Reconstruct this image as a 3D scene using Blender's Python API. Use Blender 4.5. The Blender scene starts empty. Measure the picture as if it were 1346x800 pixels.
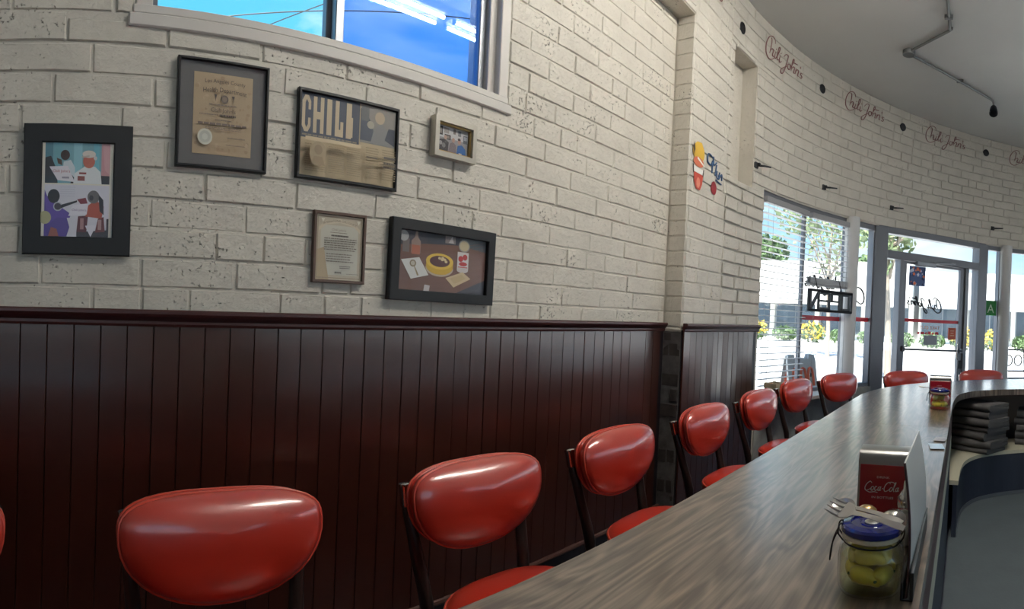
import bpy, math, random
from mathutils import Matrix, Vector
random.seed(7)
sc = bpy.context.scene
COL = sc.collection
PI = math.pi
rad = math.radians

# ------------------------------------------------------------------ camera (a phone panorama: cylindrical lens)
F, X0, Y0 = 754.126, 85.045, 412.411            # 1346 x 800 frame: pixels per radian, foot of the wall normal, axis row
R_tilt = Matrix.Rotation(rad(2.31), 3, 'X') @ Matrix.Rotation(rad(1.36), 3, 'Y')
um = (673 - X0) / F
Rt = R_tilt.transposed()
c_right = Rt @ Vector((math.cos(um), -math.sin(um), 0))
c_fwd = Rt @ Vector((math.sin(um), math.cos(um), 0))
c_up = Rt @ Vector((0, 0, 1))
cam = bpy.data.cameras.new('camera')
cam_o = bpy.data.objects.new('camera', cam)
COL.objects.link(cam_o)
cam_o.matrix_world = Matrix.Translation((0, 0, 1.2)) @ Matrix((c_right, c_up, -c_fwd)).transposed().to_4x4()
cam.type = 'PANO'
cam.panorama_type = 'CENTRAL_CYLINDRICAL'
cam.central_cylindrical_range_u_min = -673 / F
cam.central_cylindrical_range_u_max = 673 / F
cam.central_cylindrical_range_v_min = (Y0 - 800) / F
cam.central_cylindrical_range_v_max = Y0 / F
cam.central_cylindrical_radius = 1
cam.clip_start = 0.01
cam.clip_end = 500
sc.camera = cam_o

# ------------------------------------------------------------------ exposure, world, sun
sc.view_settings.view_transform = 'Standard'
sc.view_settings.look = 'None'
sc.view_settings.gamma = 1
sc.view_settings.use_curve_mapping = False
sc.view_settings.exposure = 0.5
sc.cycles.use_denoising = True
sc.cycles.max_bounces = 10
sc.cycles.transparent_max_bounces = 24
sc.cycles.caustics_reflective = False
sc.cycles.caustics_refractive = False

SKY_STRENGTH = 1.0
SUN_STRENGTH = 15.0
TUBE_STRENGTH = 84.0

world = bpy.data.worlds.new('sky')
sc.world = world
world.use_nodes = True
wn, wl = world.node_tree.nodes, world.node_tree.links
wn.clear()
tc = wn.new('ShaderNodeTexCoord')
sep = wn.new('ShaderNodeSeparateXYZ'); wl.new(tc.outputs['Generated'], sep.inputs[0])
ramp = wn.new('ShaderNodeValToRGB')
wl.new(sep.outputs['Z'], ramp.inputs[0])
ramp.color_ramp.elements[0].position = 0.0
ramp.color_ramp.elements[0].color = (0.72, 0.86, 1.0, 1)
ramp.color_ramp.elements[1].position = 0.75
ramp.color_ramp.elements[1].color = (0.08, 0.30, 0.82, 1)
e = ramp.color_ramp.elements.new(0.14); e.color = (0.45, 0.74, 1.0, 1)
e = ramp.color_ramp.elements.new(0.38); e.color = (0.14, 0.60, 1.0, 1)
mp = wn.new('ShaderNodeMapping'); mp.inputs['Scale'].default_value = (1.3, 1.3, 3.6); mp.inputs['Location'].default_value = (0.35, 0.1, 0.2)
wl.new(tc.outputs['Generated'], mp.inputs[0])
nz = wn.new('ShaderNodeTexNoise'); nz.inputs['Scale'].default_value = 2.3; nz.inputs['Detail'].default_value = 7
nz.inputs['Distortion'].default_value = 0.6
wl.new(mp.outputs[0], nz.inputs['Vector'])
cr = wn.new('ShaderNodeValToRGB')
cr.color_ramp.elements[0].position = 0.525; cr.color_ramp.elements[0].color = (0, 0, 0, 1)
cr.color_ramp.elements[1].position = 0.70; cr.color_ramp.elements[1].color = (0.85, 0.85, 0.85, 1)
wl.new(nz.outputs[0], cr.inputs[0])
mx = wn.new('ShaderNodeMix'); mx.data_type = 'RGBA'
wl.new(cr.outputs[0], mx.inputs[0]); wl.new(ramp.outputs[0], mx.inputs[6]); mx.inputs[7].default_value = (1.0, 1.0, 1.0, 1)
bg = wn.new('ShaderNodeBackground'); bg.inputs[1].default_value = SKY_STRENGTH
wl.new(mx.outputs[2], bg.inputs[0])
wo = wn.new('ShaderNodeOutputWorld'); wl.new(bg.outputs[0], wo.inputs[0])

sun = bpy.data.lights.new('sun_offscreen', 'SUN')
sun.energy = SUN_STRENGTH; sun.angle = rad(0.6); sun.color = (1.0, 0.95, 0.88)
sun_o = bpy.data.objects.new('sun_offscreen', sun); COL.objects.link(sun_o)
sun_o.location = (-20, 0, 30)
sun_o.rotation_euler = (0, rad(-24), 0)          # from behind the diner, high over the roof, onto the street

# ------------------------------------------------------------------ helpers
def lin(r, g, b):
    def f(c):
        c /= 255.0
        return c / 12.92 if c <= 0.04045 else ((c + 0.055) / 1.055) ** 2.4
    return (f(r), f(g), f(b), 1.0)

class MB:
    """collects shapes, then links them as one mesh object"""
    def __init__(s): s.v, s.f, s.c = [], [], []
    def add(s, vs, fs, col=None):
        b = len(s.v); s.v += [tuple(p) for p in vs]
        s.f += [tuple(i + b for i in f) for f in fs]; s.c += [col] * len(fs)
        return s
    def box(s, a, b, M=None, col=None):
        (x0, y0, z0), (x1, y1, z1) = a, b
        vs = [Vector(p) for p in ((x0,y0,z0),(x1,y0,z0),(x1,y1,z0),(x0,y1,z0),(x0,y0,z1),(x1,y0,z1),(x1,y1,z1),(x0,y1,z1))]
        if M is not None: vs = [M @ p for p in vs]
        return s.add(vs, [(0,3,2,1),(4,5,6,7),(0,1,5,4),(1,2,6,5),(2,3,7,6),(3,0,4,7)], col)
    def rbox(s, a, b, r=0.004, M=None):
        """box with its twelve edges chamfered"""
        (x0, y0, z0), (x1, y1, z1) = a, b
        vs, idx = [], {}
        for ix, x in ((0, x0), (1, x1)):
            for iy, y in ((0, y0), (1, y1)):
                for iz, z in ((0, z0), (1, z1)):
                    sx, sy, sz = (1 if ix == 0 else -1), (1 if iy == 0 else -1), (1 if iz == 0 else -1)
                    for k, o in enumerate(((0, sy*r, sz*r), (sx*r, 0, sz*r), (sx*r, sy*r, 0))):
                        idx[(ix, iy, iz, k)] = len(vs); vs.append(Vector((x+o[0], y+o[1], z+o[2])))
        fs = []
        for ix in (0, 1): fs.append([idx[(ix, a_, b_, 0)] for a_, b_ in ((0,0),(1,0),(1,1),(0,1))][::(1 if ix else -1)])
        for iy in (0, 1): fs.append([idx[(a_, iy, b_, 1)] for a_, b_ in ((0,0),(0,1),(1,1),(1,0))][::(1 if iy else -1)])
        for iz in (0, 1): fs.append([idx[(a_, b_, iz, 2)] for a_, b_ in ((0,0),(1,0),(1,1),(0,1))][::(1 if iz else -1)])
        for iy in (0, 1):
            for iz in (0, 1): fs.append([idx[(0,iy,iz,1)], idx[(1,iy,iz,1)], idx[(1,iy,iz,2)], idx[(0,iy,iz,2)]])
        for ix in (0, 1):
            for iz in (0, 1): fs.append([idx[(ix,0,iz,0)], idx[(ix,1,iz,0)], idx[(ix,1,iz,2)], idx[(ix,0,iz,2)]])
        for ix in (0, 1):
            for iy in (0, 1): fs.append([idx[(ix,iy,0,0)], idx[(ix,iy,1,0)], idx[(ix,iy,1,1)], idx[(ix,iy,0,1)]])
        for ix in (0, 1):
            for iy in (0, 1):
                for iz in (0, 1): fs.append([idx[(ix,iy,iz,k)] for k in range(3)])
        if M is not None: vs = [M @ p for p in vs]
        # make normals consistent: orient away from the centre
        c = sum(vs, Vector()) / len(vs); out = []
        for f in fs:
            p = [vs[i] for i in f]; n = (p[1]-p[0]).cross(p[2]-p[0]); m = sum(p, Vector()) / len(p)
            out.append(tuple(f) if n.dot(m - c) > 0 else tuple(f[::-1]))
        return s.add(vs, out)
    def tube(s, pts, r, seg=8, caps=True, closed=False, flat=1.0):
        pts = [Vector(p) for p in pts]; n = len(pts)
        rs = list(r) if isinstance(r, (list, tuple)) else [r] * n
        vs, fs = [], []
        prev = None
        for i, p in enumerate(pts):
            if closed: t = pts[(i+1) % n] - pts[i-1]
            else: t = pts[min(i+1, n-1)] - pts[max(i-1, 0)]
            t.normalize()
            if prev is None:
                a = Vector((0, 0, 1)) if abs(t.z) < 0.9 else Vector((1, 0, 0))
                u = t.cross(a).normalized()
            else:
                u = prev - t * prev.dot(t)
                u = u.normalized() if u.length > 1e-6 else prev
            prev = u
            w = t.cross(u)
            for k in range(seg):
                a = 2*PI*k/seg
                vs.append(p + u*(math.cos(a)*rs[i]) + w*(math.sin(a)*rs[i]*flat))
        m = n if closed else n-1
        for i in range(m):
            j = (i+1) % n
            for k in range(seg):
                l = (k+1) % seg
                fs.append((i*seg+k, i*seg+l, j*seg+l, j*seg+k))
        if caps and not closed:
            fs.append(tuple(range(seg))[::-1]); fs.append(tuple((n-1)*seg+k for k in range(seg)))
        return s.add(vs, fs)
    def lathe(s, prof, seg=24, c=(0, 0, 0), sq=2.0):
        """prof: (radius, z) from bottom to top; sq > 2 squares the section off"""
        vs, fs = [], []
        n = len(prof)
        for r, z in prof:
            for k in range(seg):
                a = 2*PI*k/seg; ca, sa = math.cos(a), math.sin(a)
                q = (abs(ca)**sq + abs(sa)**sq) ** (-1/sq)
                vs.append((c[0]+r*q*ca, c[1]+r*q*sa, c[2]+z))
        for i in range(n-1):
            for k in range(seg):
                l = (k+1) % seg
                fs.append((i*seg+k, i*seg+l, (i+1)*seg+l, (i+1)*seg+k))
        fs.append(tuple(range(seg))[::-1]); fs.append(tuple((n-1)*seg+k for k in range(seg)))
        return s.add(vs, fs)
    def prism(s, outline, lo, hi, axis='z'):
        """outline (2-D, counter-clockwise) swept along an axis"""
        n = len(outline)
        P = {'z': lambda a, b, t: (a, b, t), 'y': lambda a, b, t: (a, t, b), 'x': lambda a, b, t: (t, a, b)}[axis]
        vs = [P(a, b, lo) for a, b in outline] + [P(a, b, hi) for a, b in outline]
        fs = [tuple(range(n))[::-1], tuple(range(n, 2*n))] + [(i, (i+1) % n, n+(i+1) % n, n+i) for i in range(n)]
        if axis == 'y': fs = [f[::-1] for f in fs]
        return s.add(vs, fs)
    def build(s, name, mat, parent=None, smooth=None, M=None):
        me = bpy.data.meshes.new(name)
        vs = s.v if M is None else [tuple(M @ Vector(p)) for p in s.v]
        me.from_pydata(vs, [], s.f)
        if any(c is not None for c in s.c):
            at = me.color_attributes.new('Col', 'FLOAT_COLOR', 'CORNER')
            for p in me.polygons:
                for li in p.loop_indices: at.data[li].color = s.c[p.index] or (1, 1, 1, 1)
        me.update()
        if smooth is not None:
            me.polygons.foreach_set('use_smooth', [True] * len(me.polygons))
            me.set_sharp_from_angle(angle=rad(smooth))
        if mat: me.materials.append(mat)
        return link(name, me, parent)

def link(name, me, parent=None):
    o = bpy.data.objects.new(name, me); COL.objects.link(o)
    if parent is not None: o.parent = parent
    return o
def tag(o, label, cat, group=None, kind=None):
    o['label'] = label; o['category'] = cat
    if group: o['group'] = group
    if kind: o['kind'] = kind
    return o
def empty(name, loc=(0, 0, 0), rz=0.0, label=None, cat=None, group=None, kind=None):
    o = bpy.data.objects.new(name, None); COL.objects.link(o)
    o.location = loc; o.rotation_euler = (0, 0, rz); o.empty_display_size = 0.05
    if label: tag(o, label, cat, group, kind)
    return o
def struct(o, label, cat): return tag(o, label, cat, kind='structure')
KIDS = {}
def copy_tree(o, parent=None):
    c = o.copy(); COL.objects.link(c)
    if parent is not None: c.parent = parent
    for ch in [x for x in ALL_CHILDREN(o)]: copy_tree(ch, c)
    return c
def ALL_CHILDREN(o): return list(o.children)

def smooth_path(pts, k=6, closed=False):
    """Catmull-Rom through points"""
    P = [Vector(p) for p in pts]; n = len(P); out = []
    rng = n if closed else n-1
    for i in range(rng):
        g = (lambda j: P[j % n]) if closed else (lambda j: P[max(0, min(n-1, j))])
        a, b, c, d = g(i-1), g(i), g(i+1), g(i+2)
        for j in range(k):
            t = j / k
            out.append(0.5*((2*b) + (c-a)*t + (2*a-5*b+4*c-d)*t*t + (3*b-a-3*c+d)*t**3))
    if not closed: out.append(P[-1])
    return out

# ------------------------------------------------------------------ materials
def new_mat(name):
    m = bpy.data.materials.new(name); m.use_nodes = True
    return m, m.node_tree.nodes, m.node_tree.links, m.node_tree.nodes['Principled BSDF']
def mat(name, col, rough=0.5, metal=0.0, bump=0.0, bscale=60.0, var=0.0, vscale=8.0, coat=0.0, spec=0.5, stretch=(1, 1, 1), emit=0.0, crough=0.1):
    m, n, l, b = new_mat(name)
    b.inputs['Base Color'].default_value = col
    b.inputs['Roughness'].default_value = rough
    b.inputs['Metallic'].default_value = metal
    b.inputs['Coat Weight'].default_value = coat
    b.inputs['Coat Roughness'].default_value = crough
    b.inputs['Specular IOR Level'].default_value = spec
    b.inputs['Coat IOR'].default_value = 1.65 if coat >= 1.0 else 1.5
    if emit:
        b.inputs['Emission Color'].default_value = col; b.inputs['Emission Strength'].default_value = emit
    if bump or var:
        g = n.new('ShaderNodeNewGeometry')
        mp = n.new('ShaderNodeMapping'); mp.inputs['Scale'].default_value = stretch
        l.new(g.outputs['Position'], mp.inputs[0])
    if var:
        t = n.new('ShaderNodeTexNoise'); t.inputs['Scale'].default_value = vscale; t.inputs['Detail'].default_value = 6
        l.new(mp.outputs[0], t.inputs['Vector'])
        r = n.new('ShaderNodeMapRange'); r.inputs[1].default_value = 0.25; r.inputs[2].default_value = 0.75
        r.inputs[3].default_value = 1-var; r.inputs[4].default_value = 1+var
        l.new(t.outputs[0], r.inputs[0])
        x = n.new('ShaderNodeVectorMath'); x.operation = 'SCALE'
        x.inputs[0].default_value = col[:3]; l.new(r.outputs[0], x.inputs['Scale'])
        l.new(x.outputs[0], b.inputs['Base Color'])
    if bump:
        t2 = n.new('ShaderNodeTexNoise'); t2.inputs['Scale'].default_value = bscale; t2.inputs['Detail'].default_value = 5
        l.new(mp.outputs[0], t2.inputs['Vector'])
        bp = n.new('ShaderNodeBump'); bp.inputs['Strength'].default_value = bump; bp.inputs['Distance'].default_value = 0.01
        l.new(t2.outputs[0], bp.inputs['Height']); l.new(bp.outputs[0], b.inputs['Normal'])
    return m

def brick_paint(name, col, pit=0.5):
    """thick old paint over rough slump block: soft lumps, pits that have caught dirt"""
    m, n, l, b = new_mat(name)
    g = n.new('ShaderNodeNewGeometry')
    big = n.new('ShaderNodeTexNoise'); big.inputs['Scale'].default_value = 5; big.inputs['Detail'].default_value = 5
    l.new(g.outputs['Position'], big.inputs['Vector'])
    mid = n.new('ShaderNodeTexNoise'); mid.inputs['Scale'].default_value = 38; mid.inputs['Detail'].default_value = 7; mid.inputs['Roughness'].default_value = 0.6
    l.new(g.outputs['Position'], mid.inputs['Vector'])
    pit_t = n.new('ShaderNodeTexNoise'); pit_t.inputs['Scale'].default_value = 95; pit_t.inputs['Detail'].default_value = 3
    l.new(g.outputs['Position'], pit_t.inputs['Vector'])
    # pits cluster where the large noise is high
    add = n.new('ShaderNodeMath'); add.operation = 'MULTIPLY_ADD'; add.inputs[1].default_value = 0.55
    l.new(big.outputs[0], add.inputs[0]); l.new(pit_t.outputs[0], add.inputs[2])
    pr = n.new('ShaderNodeMapRange'); pr.inputs[1].default_value = 0.955; pr.inputs[2].default_value = 1.05
    l.new(add.outputs[0], pr.inputs[0])
    pv = n.new('ShaderNodeMath'); pv.operation = 'MULTIPLY'; pv.inputs[1].default_value = pit
    l.new(pr.outputs[0], pv.inputs[0])
    tone = n.new('ShaderNodeMapRange'); tone.inputs[1].default_value = 0.3; tone.inputs[2].default_value = 0.7
    tone.inputs[3].default_value = 0.9; tone.inputs[4].default_value = 1.06
    l.new(big.outputs[0], tone.inputs[0])
    sc_ = n.new('ShaderNodeVectorMath'); sc_.operation = 'SCALE'; sc_.inputs[0].default_value = col[:3]
    l.new(tone.outputs[0], sc_.inputs['Scale'])
    mixc = n.new('ShaderNodeMix'); mixc.data_type = 'RGBA'
    l.new(pv.outputs[0], mixc.inputs[0]); l.new(sc_.outputs[0], mixc.inputs[6]); mixc.inputs[7].default_value = lin(92, 86, 78)
    l.new(mixc.outputs[2], b.inputs['Base Color'])
    h = n.new('ShaderNodeMath'); h.operation = 'SUBTRACT'
    l.new(mid.outputs[0], h.inputs[0]); l.new(pr.outputs[0], h.inputs[1])
    bp = n.new('ShaderNodeBump'); bp.inputs['Strength'].default_value = 0.8; bp.inputs['Distance'].default_value = 0.008
    l.new(h.outputs[0], bp.inputs['Height']); l.new(bp.outputs[0], b.inputs['Normal'])
    b.inputs['Roughness'].default_value = 0.42
    return m

def laminate(name):
    """grey-brown wood-grain laminate, grain running along the counter"""
    m, n, l, b = new_mat(name)
    g = n.new('ShaderNodeNewGeometry')
    mp = n.new('ShaderNodeMapping'); mp.inputs['Scale'].default_value = (1.1, 7.5, 1); mp.inputs['Rotation'].default_value = (0, 0, rad(-6))
    l.new(g.outputs['Position'], mp.inputs[0])
    w = n.new('ShaderNodeTexNoise'); w.inputs['Scale'].default_value = 1.25; w.inputs['Detail'].default_value = 2; w.inputs['Distortion'].default_value = 1.2
    l.new(mp.outputs[0], w.inputs['Vector'])
    mul = n.new('ShaderNodeMath'); mul.operation = 'MULTIPLY'; mul.inputs[1].default_value = 46
    l.new(w.outputs[0], mul.inputs[0])
    sn = n.new('ShaderNodeMath'); sn.operation = 'SINE'; l.new(mul.outputs[0], sn.inputs[0])
    mp2 = n.new('ShaderNodeMapping'); mp2.inputs['Scale'].default_value = (2.2, 60, 1); mp2.inputs['Rotation'].default_value = (0, 0, rad(-6))
    l.new(g.outputs['Position'], mp2.inputs[0])
    fn = n.new('ShaderNodeTexNoise'); fn.inputs['Scale'].default_value = 2.0; fn.inputs['Detail'].default_value = 5
    l.new(mp2.outputs[0], fn.inputs['Vector'])
    ad = n.new('ShaderNodeMath'); ad.operation = 'MULTIPLY_ADD'; ad.inputs[1].default_value = 0.135
    l.new(sn.outputs[0], ad.inputs[0]); l.new(fn.outputs[0], ad.inputs[2])
    r = n.new('ShaderNodeValToRGB')
    r.color_ramp.elements[0].position = 0.28; r.color_ramp.elements[0].color = lin(74, 61, 51)
    r.color_ramp.elements[1].position = 0.78; r.color_ramp.elements[1].color = lin(134, 118, 102)
    e = r.color_ramp.elements.new(0.5); e.color = lin(102, 87, 75)
    l.new(ad.outputs[0], r.inputs[0]); l.new(r.outputs[0], b.inputs['Base Color'])
    b.inputs['Roughness'].default_value = 0.32
    b.inputs['Coat Weight'].default_value = 1.0
    b.inputs['Coat Roughness'].default_value = 0.2
    return m

def glass(name, tint=(1, 1, 1), refl=1.0, rough=0.0):
    m, n, l, b = new_mat(name)
    n.remove(b)
    lw = n.new('ShaderNodeLayerWeight'); lw.inputs[0].default_value = 0.5
    pw = n.new('ShaderNodeMath'); pw.operation = 'POWER'; pw.inputs[1].default_value = 5
    l.new(lw.outputs['Facing'], pw.inputs[0])
    ma = n.new('ShaderNodeMath'); ma.operation = 'MULTIPLY_ADD'; ma.inputs[1].default_value = 0.95*refl; ma.inputs[2].default_value = 0.045*refl
    l.new(pw.outputs[0], ma.inputs[0])
    t = n.new('ShaderNodeBsdfTransparent'); t.inputs[0].default_value = (*tint, 1)
    gl = n.new('ShaderNodeBsdfGlossy'); gl.inputs['Roughness'].default_value = rough
    mi = n.new('ShaderNodeMixShader')
    l.new(ma.outputs[0], mi.inputs[0]); l.new(t.outputs[0], mi.inputs[1]); l.new(gl.outputs[0], mi.inputs[2])
    l.new(mi.outputs[0], n['Material Output'].inputs[0])
    return m

def print_mat(name, rough=0.35, coat=0.0):
    m, n, l, b = new_mat(name)
    a = n.new('ShaderNodeAttribute'); a.attribute_name = 'Col'
    l.new(a.outputs['Color'], b.inputs['Base Color'])
    b.inputs['Roughness'].default_value = rough; b.inputs['Coat Weight'].default_value = coat
    b.inputs['Coat Roughness'].default_value = 0.05
    return m

M = dict(
    brick=brick_paint('painted_brick', lin(206, 200, 188), 0.75),
    brick_front=brick_paint('painted_brick_front', lin(206, 200, 188), 0.45),
    brick_dark=mat('bare_dark_brick', lin(58, 50, 47), 0.7, bump=0.6, bscale=40, var=0.4, vscale=14),
    mortar_dark=mat('dirty_mortar', lin(88, 84, 82), 0.8, bump=0.5, bscale=60, var=0.4, vscale=18),
    maroon=mat('maroon_gloss_paint', lin(58, 26, 18), 0.3, bump=0.04, bscale=30, var=0.12, vscale=5, coat=0.9, crough=0.17),
    maroon_rail=mat('maroon_rail_paint', lin(66, 32, 30), 0.3),
    base=mat('dark_cove_base', lin(26, 24, 30), 0.4), bead=mat('brown_base_bead', lin(84, 58, 52), 0.35),
    floor=mat('dark_floor', lin(38, 42, 56), 0.45, bump=0.1, bscale=80, var=0.3, vscale=6),
    floor_in=mat('grey_floor', lin(80, 88, 92), 0.6, bump=0.1, bscale=60, var=0.12, vscale=5),
    ceiling=mat('ceiling_paint', lin(216, 217, 214), 0.55, bump=0.05, bscale=20, var=0.05, vscale=1.5),
    white_paint=mat('white_trim_paint', lin(205, 200, 194), 0.4, bump=0.05, bscale=30),
    alu=mat('anodised_aluminium', lin(150, 154, 160), 0.38, metal=0.75),
    alu_dark=mat('grey_aluminium', lin(120, 122, 128), 0.4, metal=0.6),
    column=mat('white_column_paint', lin(206, 206, 206), 0.35),
    glass=glass('window_glass', (0.97, 0.985, 0.985)),
    glass_blue=glass('blue_tinted_glass', (0.43, 0.62, 0.94), 1.1),
    glass_cyan=glass('pale_glass', (0.92, 1.0, 1.0), 0.9),
    jar_glass=glass('jar_glass', (0.97, 0.99, 0.96), 1.2),
    laminate=laminate('wood_grain_laminate'),
    fascia=mat('maroon_counter_panel', lin(74, 40, 42), 0.4),
    cream=mat('cream_panel', lin(196, 190, 168), 0.5),
    navy=mat('dark_counter_base', lin(38, 44, 60), 0.5),
    vinyl=mat('red_orange_vinyl', lin(186, 50, 34), 0.34, bump=0.03, bscale=240, coat=1.0, crough=0.16, spec=0.7),
    vinyl_seat=mat('red_orange_seat_vinyl', lin(190, 52, 36), 0.32, bump=0.04, bscale=240, coat=0.25, crough=0.15),
    piping=mat('red_vinyl_piping', lin(196, 70, 52), 0.3, coat=0.3),
    leg=mat('dark_brown_enamel', lin(36, 26, 24), 0.3, coat=0.3),
    chrome=mat('polished_metal', lin(200, 198, 192), 0.16, metal=1.0),
    steel=mat('brushed_steel', lin(165, 163, 160), 0.3, metal=1.0),
    black_frame=mat('black_frame_wood', lin(17, 18, 22), 0.5, bump=0.04, bscale=120),
    thin_black=mat('thin_black_frame', lin(18, 19, 24), 0.4),
    brown_frame=mat('brown_wood_frame', lin(96, 74, 64), 0.4),
    silver_frame=mat('silver_frame', lin(196, 190, 178), 0.32, metal=0.55),
    gold=mat('gold_inner_lip', lin(190, 158, 104), 0.3, metal=0.7),
    mat_grey=mat('grey_mat_board', lin(112, 110, 110), 0.7),
    prints=print_mat('printed_picture', 0.4, 0.15),
    paint_marks=print_mat('painted_lettering', 0.6),
    tube=mat('lit_tube', (1.0, 0.96, 0.88, 1), 0.5, emit=TUBE_STRENGTH),
    lamp_white=mat('lamp_housing_white', lin(230, 230, 226), 0.4),
    conduit=mat('grey_conduit', lin(128, 130, 130), 0.4, metal=0.5),
    dark_metal=mat('dark_metal', lin(42, 44, 48), 0.4, metal=0.4),
    black=mat('black_plastic', lin(24, 25, 28), 0.4),
    slat=mat('blind_slat', lin(206, 208, 212), 0.45),
    blind_rail=mat('blind_rail', lin(150, 150, 152), 0.4),
    cord=mat('cord', lin(120, 120, 120), 0.7),
    stone=mat('sill_wall_plaster', lin(150, 150, 146), 0.7, bump=0.5, bscale=25, var=0.25, vscale=9),
    asphalt=mat('street_asphalt', lin(176, 178, 180), 0.85, bump=0.1, bscale=5, var=0.06, vscale=0.4),
    walk=mat('sidewalk_concrete', lin(206, 205, 200), 0.85, var=0.05, vscale=1),
    road_line=mat('road_line', lin(236, 236, 230), 0.8),
    bldg=mat('white_stucco', lin(226, 226, 222), 0.8),
    bldg_grey=mat('grey_stucco', lin(168, 176, 184), 0.8),
    shop_glass=mat('shop_window_glass', lin(66, 80, 94), 0.06, coat=0.5, crough=0.03),
    leaf=mat('leaf_green', lin(86, 112, 70), 0.6, var=0.35, vscale=3),
    leaf_pale=mat('leaf_pale', lin(126, 142, 102), 0.6, var=0.3, vscale=3),
    flower=mat('yellow_flower', lin(236, 200, 70), 0.6),
    bark=mat('bark', lin(150, 138, 124), 0.8, bump=0.4, bscale=14),
    wood=mat('crate_wood', lin(172, 158, 134), 0.6, var=0.2, vscale=20),
    board_grey=mat('sandwich_board_plastic', lin(176, 178, 178), 0.5),
    orange=mat('orange_sign_print', lin(204, 96, 66), 0.5),
    red_can=mat('red_enamel', lin(158, 18, 36), 0.3, coat=0.3),
    lid_blue=mat('cobalt_glass_lid', lin(14, 26, 108), 0.12, coat=0.6, crough=0.03),
    gasket=mat('pale_gasket', lin(206, 200, 176), 0.5),
    wire=mat('bail_wire', lin(60, 60, 62), 0.3, metal=0.9),
    pepper=mat('yellow_pepper', lin(222, 202, 70), 0.3, var=0.18, vscale=40, coat=0.3),
    brine=glass('brine', (0.98, 0.97, 0.84), 0.3),
    paper=mat('menu_paper', lin(224, 224, 222), 0.35, coat=0.3),
    packet=mat('pale_blue_packet', lin(190, 214, 236), 0.3, coat=0.3),
    packet_grey=mat('grey_packet', lin(160, 160, 166), 0.35),
    towel=mat('grey_brown_towel', lin(88, 85, 85), 0.9, bump=0.25, bscale=150, var=0.1, vscale=12),
)

# ------------------------------------------------------------------ room sizes
WY = 1.68          # face of the long brick wall
PY = 1.56          # face of the pier beyond it, tangent to the curved front
PX = 2.90          # where the pier starts
CX, CY, R0 = 3.4, -2.3, 3.86     # curved street front
RG = 3.92          # glass line of the front
CZ = 3.40          # ceiling
HZ = 2.17          # underside of the wall over the windows
RAIL = 1.152       # top of the wainscot rail
def arc(th, r=R0): t = rad(th); return (CX + r*math.sin(t), CY + r*math.cos(t))
def arc_M(th, z=0.0, r=R0):
    """frame on the curved front: x along the wall (rightwards), y outwards, z up"""
    x, y = arc(th, r)
    return Matrix.Translation((x, y, z)) @ Matrix.Rotation(-rad(th), 4, 'Z')

# ------------------------------------------------------------------ floor, ceiling, walls
fl = MB().box((-3.6, -6.3, -0.2), (7.5, 1.9, 0.0)).build('floor', M['floor'])
struct(fl, 'dark blue-grey floor of the diner', 'floor')
pts = [(-3.6, 1.9)] + [(-3.6, -6.4), (3.4, -6.4)] + [arc(a, R0+0.2) for a in range(180, -1, -6)] + [(3.3, 1.9)]
ce = MB().prism(pts, CZ, CZ+0.28).build('ceiling', M['ceiling'])
struct(ce, 'smooth pale grey ceiling with a rounded street end', 'ceiling')

# --- brick maker -----------------------------------------------------------
def brick_mesh(L, H, seed, wob=0.0022):
    rg = random.Random(seed)
    nx, nz = 5, 3
    ex, ez = 0.0045, 0.0042
    xs = [-L/2, -L/2+ex, -L/6, L/6, L/2-ex, L/2]
    zs = [-H/2, -H/2+ez, H/2-ez, H/2]
    vs, fs = [], []
    for j, z in enumerate(zs):
        for i, x in enumerate(xs):
            edge = i in (0, 5) or j in (0, 3)
            y = 0.0062 + rg.uniform(-1, 1)*0.002 if edge else rg.uniform(-wob, wob)*0.7
            vs.append((x + rg.uniform(-1, 1)*0.0015, y, z + rg.uniform(-1, 1)*0.0014))
    for j in range(nz):
        for i in range(nx):
            a = j*6+i
            fs.append((a, a+1, a+7, a+6))
    me = bpy.data.meshes.new('brick'); me.from_pydata(vs, [], fs)
    me.polygons.foreach_set('use_smooth', [True]*len(fs)); me.update(); me.set_sharp_from_angle(angle=rad(28))
    return me
BR = {}
def brick(parent, Mx, L, H, mat_):
    key = (round(L, 3), round(H, 3), mat_.name, random.randrange(5))
    if key not in BR:
        me = brick_mesh(L, H, hash(key[:2]) % 9973 + key[3]); me.materials.append(mat_); BR[key] = me
    o = link('brick', BR[key], parent)
    o.matrix_local = Mx
    return o
BL, BH, JT = 0.292, 0.0876, 0.0085      # course module: length, height, joint
Z_REF = 2.004                            # a bed joint
def courses(z0, z1):
    k0 = math.floor((z0 - Z_REF)/BH); out = []
    k = k0
    while Z_REF + k*BH < z1 - 1e-4:
        a, b = max(z0, Z_REF + k*BH), min(z1, Z_REF + (k+1)*BH)
        if b - a > 0.02: out.append((k, a, b))
        k += 1
    return out
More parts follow.
